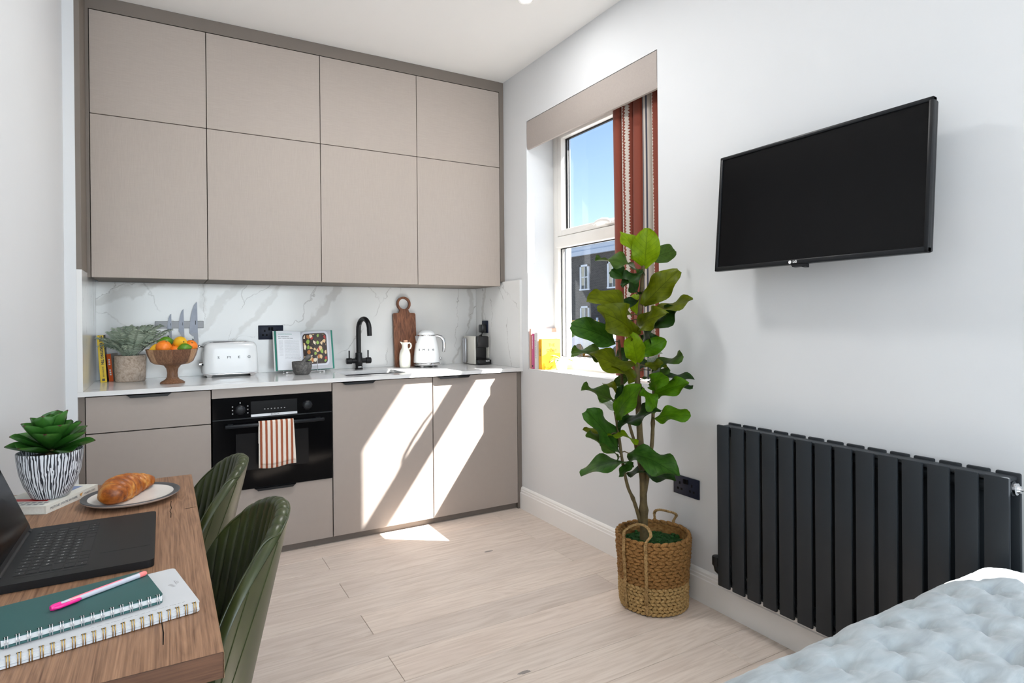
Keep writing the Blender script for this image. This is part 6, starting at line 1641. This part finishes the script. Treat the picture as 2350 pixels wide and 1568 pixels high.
# succulent in a striped pot
def stripe_mat():
    t = NT('striped_ceramic'); v = t.coord('Object'); sp = t.new('ShaderNodeSeparateXYZ'); t.link(v, sp.inputs[0])
    ang_ = t.math('ARCTAN2', sp.outputs[1], sp.outputs[0])
    cb = t.new('ShaderNodeCombineXYZ'); t.link(t.math('MULTIPLY', ang_, 7.0), cb.inputs[0]); t.link(t.math('MULTIPLY', sp.outputs[2], 20.0), cb.inputs[1])
    n = t.noise(cb.outputs[0], 1.0, 2, 0.5, 0.6)
    ph = t.math('ADD', t.math('MULTIPLY', ang_, 62.0), t.math('MULTIPLY', n.outputs['Fac'], 12.0))
    f = t.math('GREATER_THAN', t.math('SINE', ph), -0.15)
    t.base(t.mix(f, lin((44, 46, 54)), lin((226, 228, 232)))); t.set(rough=0.5); t.bump(f, 0.35, 0.002)
stripe_mat()
PX, PY, PZ = -0.2690, 2.040, TZ + BT + 0.0005
e = thing('succulent', 'green succulent rosette in a black and white striped pot on the table', 'plant', (PX, PY, PZ))
obj('pot', MB().lathe([(0.001, 0), (0.036, 0.0), (0.043, 0.004), (0.058, 0.035), (0.0685, 0.07), (0.0735, 0.105), (0.0745, 0.124), (0.072, 0.125), (0.069, 0.118), (0.066, 0.10)], 48, (PX, PY, PZ)), 'striped_ceramic', e, True)
obj('soil', MB().lathe([(0.0675, 0.108), (0.001, 0.112)], 20, (PX, PY, PZ)), 'soil', e)
def succ_mat():
    t = NT('succulent_leaf'); v = t.coord('Generated'); sp = t.new('ShaderNodeSeparateXYZ'); t.link(v, sp.inputs[0])
    n = t.noise(v, 4, 3)
    c = t.ramp(t.math('ADD', t.math('MULTIPLY', sp.outputs[0], 0.7), t.math('MULTIPLY', n.outputs['Fac'], 0.3)), [(0.15, lin((22, 52, 14))), (0.55, lin((38, 84, 26))), (0.9, lin((66, 116, 46)))])
    t.base(t.mix(t.math('GREATER_THAN', sp.outputs[0], 0.975), c, lin((90, 50, 50)))); t.set(rough=0.32, spec=0.4)
succ_mat()
def succ_leaf(L, W_, cup):
    m = MB(); NU, NV = 8, 12; top = []; bot = []
    for j in range(NV + 1):
        t = j / NV; w_ = W_ * (0.26 + 0.74 * math.sin(math.pi * min(1, t / 1.25) ** 1.15)) * (1 - max(0, (t - 0.72) / 0.28) ** 2.2) + 0.0004
        for i in range(NU + 1):
            s = -1 + 2 * i / NU
            z = 0.12 * L * t * t + cup * w_ * s * s
            top.append((L * t, w_ * s, z)); bot.append((L * t, w_ * s * 0.98, z - 0.0045 * (1 - s * s) * (1 - 0.6 * t) - 0.0004))
    for A, rv in ((top, 0), (bot, 1)):
        f = []
        for j in range(NV):
            for i in range(NU):
                k = j * (NU + 1) + i; q = (k, k + 1, k + NU + 2, k + NU + 1); f.append(tuple(reversed(q)) if rv else q)
        m.add(A, f)
    me = m.mesh('leaf')
    me.materials.append(MATS['succulent_leaf'])
    for p in me.polygons: p.use_smooth = True
    return me
sl = [succ_leaf(0.104, 0.031, 0.40), succ_leaf(0.094, 0.033, 0.45), succ_leaf(0.078, 0.027, 0.55)]
random.seed(21); k = 0
for ringn, (cnt, el, zz, me) in enumerate(((6, 4, 0.122, 0), (6, 18, 0.130, 0), (6, 36, 0.136, 1), (4, 58, 0.142, 1), (3, 76, 0.148, 2))):
    for i in range(cnt):
        az = 2 * math.pi * i / cnt + ringn * 0.47 + random.uniform(-0.1, 0.1)
        o = bpy.data.objects.new('leaf', sl[me]); COL.objects.link(o); o.parent = e
        o.rotation_euler = (random.uniform(-0.15, 0.15), -R(el + random.uniform(-6, 6)), az); o.location = (0.006 * math.cos(az), 0.006 * math.sin(az), zz)
        s = random.uniform(0.86, 1.02); o.scale = (s, s, s)
obj('stem', MB().tube([(PX, PY, PZ + 0.105), (PX, PY, PZ + 0.145)], [0.012, 0.008], 10), 'trunk_bark', e, True)

# plate with a croissant
QX, QY = -0.081, 1.968
e = thing('plate', 'white stoneware plate with a charcoal rim on the table', 'plate', (QX, QY, TZ))
obj('base', MB().lathe([(0.001, 0.0004), (0.075, 0.0004), (0.082, 0.004), (0.108, 0.0105), (0.1165, 0.0155), (0.1175, 0.018)], 64, (QX, QY, TZ)), 'plate_clay', e, True)
obj('rim_band', MB().lathe([(0.1175, 0.018), (0.1165, 0.0195), (0.110, 0.0188), (0.101, 0.0165)], 64, (QX, QY, TZ)), 'plate_rim', e, True)
obj('well', MB().lathe([(0.101, 0.0165), (0.088, 0.0128), (0.06, 0.0115), (0.001, 0.0115)], 64, (QX, QY, TZ)), 'plate_white', e, True)
def croi_mat():
    t = NT('croissant_crust'); v = t.coord('Object'); n = t.noise(v, 22, 4, 0.6, 0.8); n2 = t.noise(v, 90, 3)
    s = t.math('ADD', t.math('MULTIPLY', n.outputs['Fac'], 0.75), t.math('MULTIPLY', n2.outputs['Fac'], 0.25))
    t.base(t.ramp(s, [(0.34, lin((92, 40, 8))), (0.48, lin((160, 86, 26))), (0.64, lin((208, 146, 70)))])); t.set(rough=0.4, spec=0.4); t.bump(s, 0.4, 0.004)
croi_mat()
e = thing('croissant', 'golden flaky croissant on the plate', 'croissant', (QX, QY, TZ + 0.012))
A, B = Vector((-0.123, 1.898, TZ + 0.034)), Vector((-0.034, 2.060, TZ + 0.029)); ax_ = (B - A); LC = ax_.length; ax_.normalize(); sdv = Vector((ax_.y, -ax_.x, 0))
def cro_seg(t0, t1, grow):
    m = MB(); NU, NV = 22, 6; o = []
    for j in range(NV + 1):
        t = t0 + (t1 - t0) * j / NV
        c = A + ax_ * LC * t + sdv * (-0.020 * math.sin(math.pi * t))
        r = 0.010 + 0.0255 * math.sin(math.pi * min(1, max(0, 0.10 + 0.88 * t)) ** 0.80) ** 0.8
        r *= 1 + grow * (1 - abs(2 * (j / NV) - 0.9) ** 2 * 1.0) * 0.24
        for i in range(NU):
            a = 2 * math.pi * i / NU; rz = r * (0.96 if math.sin(a) > 0 else 0.72)
            ck = mnoise.noise(Vector((t * 9, a * 1.6, 0.3))) * 0.0018
            tw = ax_ * (0.010 * math.cos(a) * (1 if t < 0.5 else -1))
            o.append(c + tw + sdv * math.cos(a) * (r + ck) + Vector((0, 0, 1)) * math.sin(a) * (rz + ck))
    f = []
    for j in range(NV):
        for i in range(NU): f.append((j * NU + i, j * NU + (i + 1) % NU, (j + 1) * NU + (i + 1) % NU, (j + 1) * NU + i))
    f += [tuple(reversed(range(NU))), tuple(NV * NU + i for i in range(NU))]
    return m.add(o, f)
cuts = [-0.02, 0.11, 0.24, 0.38, 0.54, 0.68, 0.80, 0.91, 1.02]
for i in range(len(cuts) - 1):
    obj('layer', cro_seg(cuts[i] - 0.035, cuts[i + 1] + 0.01, 1.0), 'croissant_crust', e, True, angle=70)
# ------------------------------------------------------------------ green channel-back chairs
def leather():
    t = NT('green_leather'); v = t.coord('Object'); n = t.noise(v, 9, 4); n2 = t.noise(v, 420, 3)
    t.base(t.ramp(n.outputs['Fac'], [(0.3, lin((40, 46, 20))), (0.7, lin((60, 68, 33)))]))
    t.set(rough=0.36, spec=0.5); t.bump(t.math('ADD', t.math('MULTIPLY', n2.outputs['Fac'], 0.3), n.outputs['Fac']), 0.12, 0.003)
leather()
PH, SEAT, OUT = 66.0, 0.455, 0.028
def ch_top(phi): # rim height, falling to seat level at the sides
    return SEAT + 0.030 + 0.315 * max(0.0, math.cos(R(phi) * 1.47)) ** 0.36
def ch_pt(phi, z, out=0.0):
    """point of the curved back at angle phi (0 = middle of the back) and height z; out = outward offset"""
    h = z - (SEAT - 0.02)
    return Vector(((0.185 + 0.242 * h + out) * math.cos(R(phi)), (0.262 + out) * math.sin(R(phi)), z))
def ch_surf(phi, s, bump=0.0):
    """s 0..0.8 up the inside, 0.8..1 over the rolled rim to the outside; bump lifts the surface along its normal"""
    r = OUT / 2; zt = ch_top(phi) - r; z0 = SEAT - 0.005
    if s <= 0.8: return ch_pt(phi, z0 + (zt - z0) * s / 0.8, -bump)
    al = (s - 0.8) / 0.2 * math.pi; rr = r + bump
    p = ch_pt(phi, zt, OUT / 2 - rr * math.cos(al)); p.z += rr * math.sin(al); return p
def make_chair(label, loc, rot):
    c = thing('dining_chair', label, 'chair', loc, rot, 'green chairs at the table')
    # smooth outer shell
    def sh(u, v):
        phi = -PH + 2 * PH * u; zt = ch_top(phi) - OUT / 2 + 0.004; z0 = SEAT - 0.06
        return ch_pt(phi, z0 + (zt - z0) * v, OUT)
    obj('shell', MB().grid(sh, 132, 18), 'green_leather', c, True, world=False, angle=180)
    def inn(u, v):
        return ch_surf(-PH + 2 * PH * u, v, 0.0)
    obj('back_pad', MB().grid(inn, 132, 30), 'green_leather', c, True, world=False, angle=180)
    # padded channels running up the inside and over the rim, each its own part
    NCH, span = 15, 50.0
    def smax(phi): # the channels roll over the rim in the middle and stop inside it at the sides
        k = min(1.0, max(0.0, (abs(phi) - 26) / 12)); k = k * k * (3 - 2 * k); return 0.965 - 0.15 * k
    for k in range(NCH):
        a0 = -span + 2 * span * k / NCH; a1 = -span + 2 * span * (k + 1) / NCH
        def chn(u, v):
            b = max(0.0, math.sin(math.pi * u)) ** 0.45
            e_ = min(1.0, (1 - v) / 0.22) ** 0.8 if v > 0.78 else 1.0
            phi = a0 + (a1 - a0) * u
            return ch_surf(phi, 0.02 + (smax(phi) - 0.02) * v, 0.0068 * b * (0.25 + 0.75 * e_) * (1 if v < 0.985 else 0.3) + 0.0006)
        obj('channel', MB().grid(chn, 8, 44), 'green_leather', c, True, world=False, angle=180)
    # smooth side pads
    for s in (-1, 1):
        def wing(u, v):
            b = max(0.0, math.sin(math.pi * u)) ** 0.5
            return ch_surf(s * (span + (PH - span) * u), 0.02 + 0.795 * v, 0.006 * b + 0.0005)
        obj('wing_pad', MB().grid(wing, 20, 30), 'green_leather', c, True, world=False, angle=180)
    obj('piping', MB().tube([ch_surf(-PH + 2 * PH * i / 120, smax(-PH + 2 * PH * i / 120) + 0.004, 0.001) for i in range(121)], 0.0026, 8), 'green_leather', c, True, world=False)
    for s in (-1, 1):
        for f0, f1 in ((58, 30), (64, 48)):
            obj('seam', MB().tube([ch_pt(s * (f0 + (f1 - f0) * i / 20), (SEAT - 0.05) + (ch_top(f1) - OUT / 2 - SEAT + 0.05) * i / 20, OUT + 0.0004) for i in range(21)], 0.0011, 6), 'green_leather', c, True, world=False)
    # seat cushion
    def seat_poly(r):
        return [((-0.24 if math.cos(a) < 0 else 0.175) * abs(math.cos(a)) ** 0.7 * r, 0.225 * (1 if math.sin(a) > 0 else -1) * abs(math.sin(a)) ** 0.7 * r) for a in [2 * math.pi * i / 40 for i in range(40)]]
    m = MB(); lv = [(1.0, SEAT - 0.07), (1.03, SEAT - 0.03), (1.0, SEAT + 0.012), (0.86, SEAT + 0.028), (0.4, SEAT + 0.032)]; o = []
    for r, z in lv: o += [(p[0], p[1], z) for p in seat_poly(r)]
    f = []
    for j in range(len(lv) - 1):
        for i in range(40): f.append((j * 40 + i, j * 40 + (i + 1) % 40, (j + 1) * 40 + (i + 1) % 40, (j + 1) * 40 + i))
    f += [tuple(reversed(range(40))), tuple((len(lv) - 1) * 40 + i for i in range(40))]
    obj('seat', m.add(o, f), 'green_leather', c, True, world=False)
    for sx in (-1, 1):
        for sy in (-1, 1):
            obj('leg', MB().tube([(sx * 0.13, sy * 0.13, SEAT - 0.071), (sx * 0.19, sy * 0.19, 0.0)], [0.014, 0.009], 12), 'leather_leg', c, True, world=False)
    return c
make_chair('green leather channel-back chair nearer the camera', (-0.036, 1.565, 0), 0)
make_chair('green leather channel-back chair nearer the kitchen', (-0.062, 2.160, 0), 0)

# ------------------------------------------------------------------ bed with a tufted quilt
def quilt_mat():
    t = NT('quilt_velvet'); v = t.coord('Object'); n = t.noise(t.coord('Object', (1, 3.2, 1)), 10, 5, 0.6, 0.7); n2 = t.noise(v, 500, 2)
    t.base(t.ramp(n.outputs['Fac'], [(0.3, lin((140, 149, 154))), (0.55, lin((160, 169, 173))), (0.75, lin((176, 184, 188)))]))
    t.set(rough=0.75, spec=0.2, sheen=0.35); t.bump(t.math('ADD', n.outputs['Fac'], t.math('MULTIPLY', n2.outputs['Fac'], 0.06)), 0.10, 0.008)
quilt_mat()
BX0, BX1, BY0, BY1 = 0.42, 1.875, -1.35, 0.784
bed = thing('bed', 'bed beside the radiator, only its foot in view', 'bed', ((BX0 + BX1) / 2, -0.3, 0))
obj('mattress', MB().bbox(BX0 + 0.06, BX1 - 0.05, BY0 + 0.02, BY1 - 0.10, 0.30, 0.555, 0.05, 3), 'page_white', bed, True)
obj('base', MB().bbox(BX0 + 0.07, BX1 - 0.06, BY0 + 0.03, BY1 - 0.11, 0.06, 0.299, 0.02), 'book_grey', bed, True)
for lx in (BX0 + 0.12, BX1 - 0.12):
    for ly in (BY0 + 0.1, BY1 - 0.2): obj('leg', MB().cyl((lx, ly, 0), (lx, ly, 0.061), 0.02, 12), 'black_metal', bed)
q = thing('quilt', 'pale blue-grey tufted quilt covering the bed', 'quilt', ((BX0 + BX1) / 2, -0.3, 0.55))
RQ = 0.12; ZQ = 0.622; HALL = 0.36
xf0, xf1, yf0, yf1 = BX0 + RQ, BX1 - RQ, BY0 + RQ, BY1 - RQ
def drape(s, lo, hi):
    """unrolled coordinate -> (position along axis, drop)"""
    if s < lo:
        d = lo - s; a = d / RQ
        return (lo - RQ * math.sin(a), RQ * (1 - math.cos(a))) if a < math.pi / 2 else (lo - RQ, RQ + (d - RQ * math.pi / 2))
    if s > hi:
        d = s - hi; a = d / RQ
        return (hi + RQ * math.sin(a), RQ * (1 - math.cos(a))) if a < math.pi / 2 else (hi + RQ, RQ + (d - RQ * math.pi / 2))
    return (s, 0.0)
TS = 0.14
def tuft(sx, sy):
    best = 9; bx = by = 0
    j0 = round((sy - 0.632) / (TS / 2))
    for j in (j0 - 1, j0, j0 + 1):
        off = 0.5 if j % 2 else 0.0
        i0 = round((sx - 1.05) / TS - off)
        for i in (i0 - 1, i0, i0 + 1):
            px = 1.05 + (i + off) * TS + 0.008 * math.sin(i * 5 + j * 3); py = 0.632 + j * TS / 2 + 0.008 * math.cos(i * 3 + j * 7)
            d = math.hypot(sx - px, (sy - py))
            if d < best: best = d; bx, by = sx - px, sy - py
    return best, math.atan2(by, bx)
def qp(u, v):
    sx = (xf0 - 0.46) + (xf1 - xf0 + 0.92) * u; sy = (yf0 - 0.46) + (yf1 - yf0 + 0.92) * v
    px, dx = drape(sx, xf0, xf1); py, dy = drape(sy, yf0, yf1)
    # rounded corners: pull in where both drop
    z = ZQ - max(dx, dy) if min(dx, dy) < 1e-6 else ZQ - math.sqrt(dx * dx + dy * dy) * 0.98
    if dx > 0 and dy > 0:
        k = min(dx, RQ) * min(dy, RQ) / (RQ * RQ)
        cx_ = 1 if sx > xf1 else -1; cy_ = 1 if sy > yf1 else -1
        px -= cx_ * 0.05 * k; py -= cy_ * 0.05 * k
    z = max(z, ZQ - HALL)
    d, a = tuft(sx, sy)
    puff = 0.014 * (1 - math.exp(-(d / 0.032) ** 1.3)) + 0.010 * (1 - math.exp(-(d / 0.012) ** 1.5))
    wr = 0.0030 * math.sin(a * 5 + sx * 40) * math.exp(-((d - 0.02) / 0.022) ** 2)
    nz = mnoise.noise(Vector((sx * 5, sy * 26, 2.0))) * 0.0032 + mnoise.noise(Vector((sx * 7, sy * 9, 7.0))) * 0.003 + mnoise.noise(Vector((sx * 16, sy * 30, 5.0))) * 0.0010
    h = puff - 0.022 + wr + nz
    nx = -math.sin(min(1, dx / RQ) * math.pi / 2) if sx < xf0 else math.sin(min(1, dx / RQ) * math.pi / 2)
    ny = -math.sin(min(1, dy / RQ) * math.pi / 2) if sy < yf0 else math.sin(min(1, dy / RQ) * math.pi / 2)
    nn = Vector((nx, ny, max(0.05, 1 - max(abs(nx), abs(ny))))).normalized()
    p = Vector((px, py, z)) + nn * h
    return p
obj('cover', MB().grid(qp, 300, 380), 'quilt_velvet', q, True, angle=180)
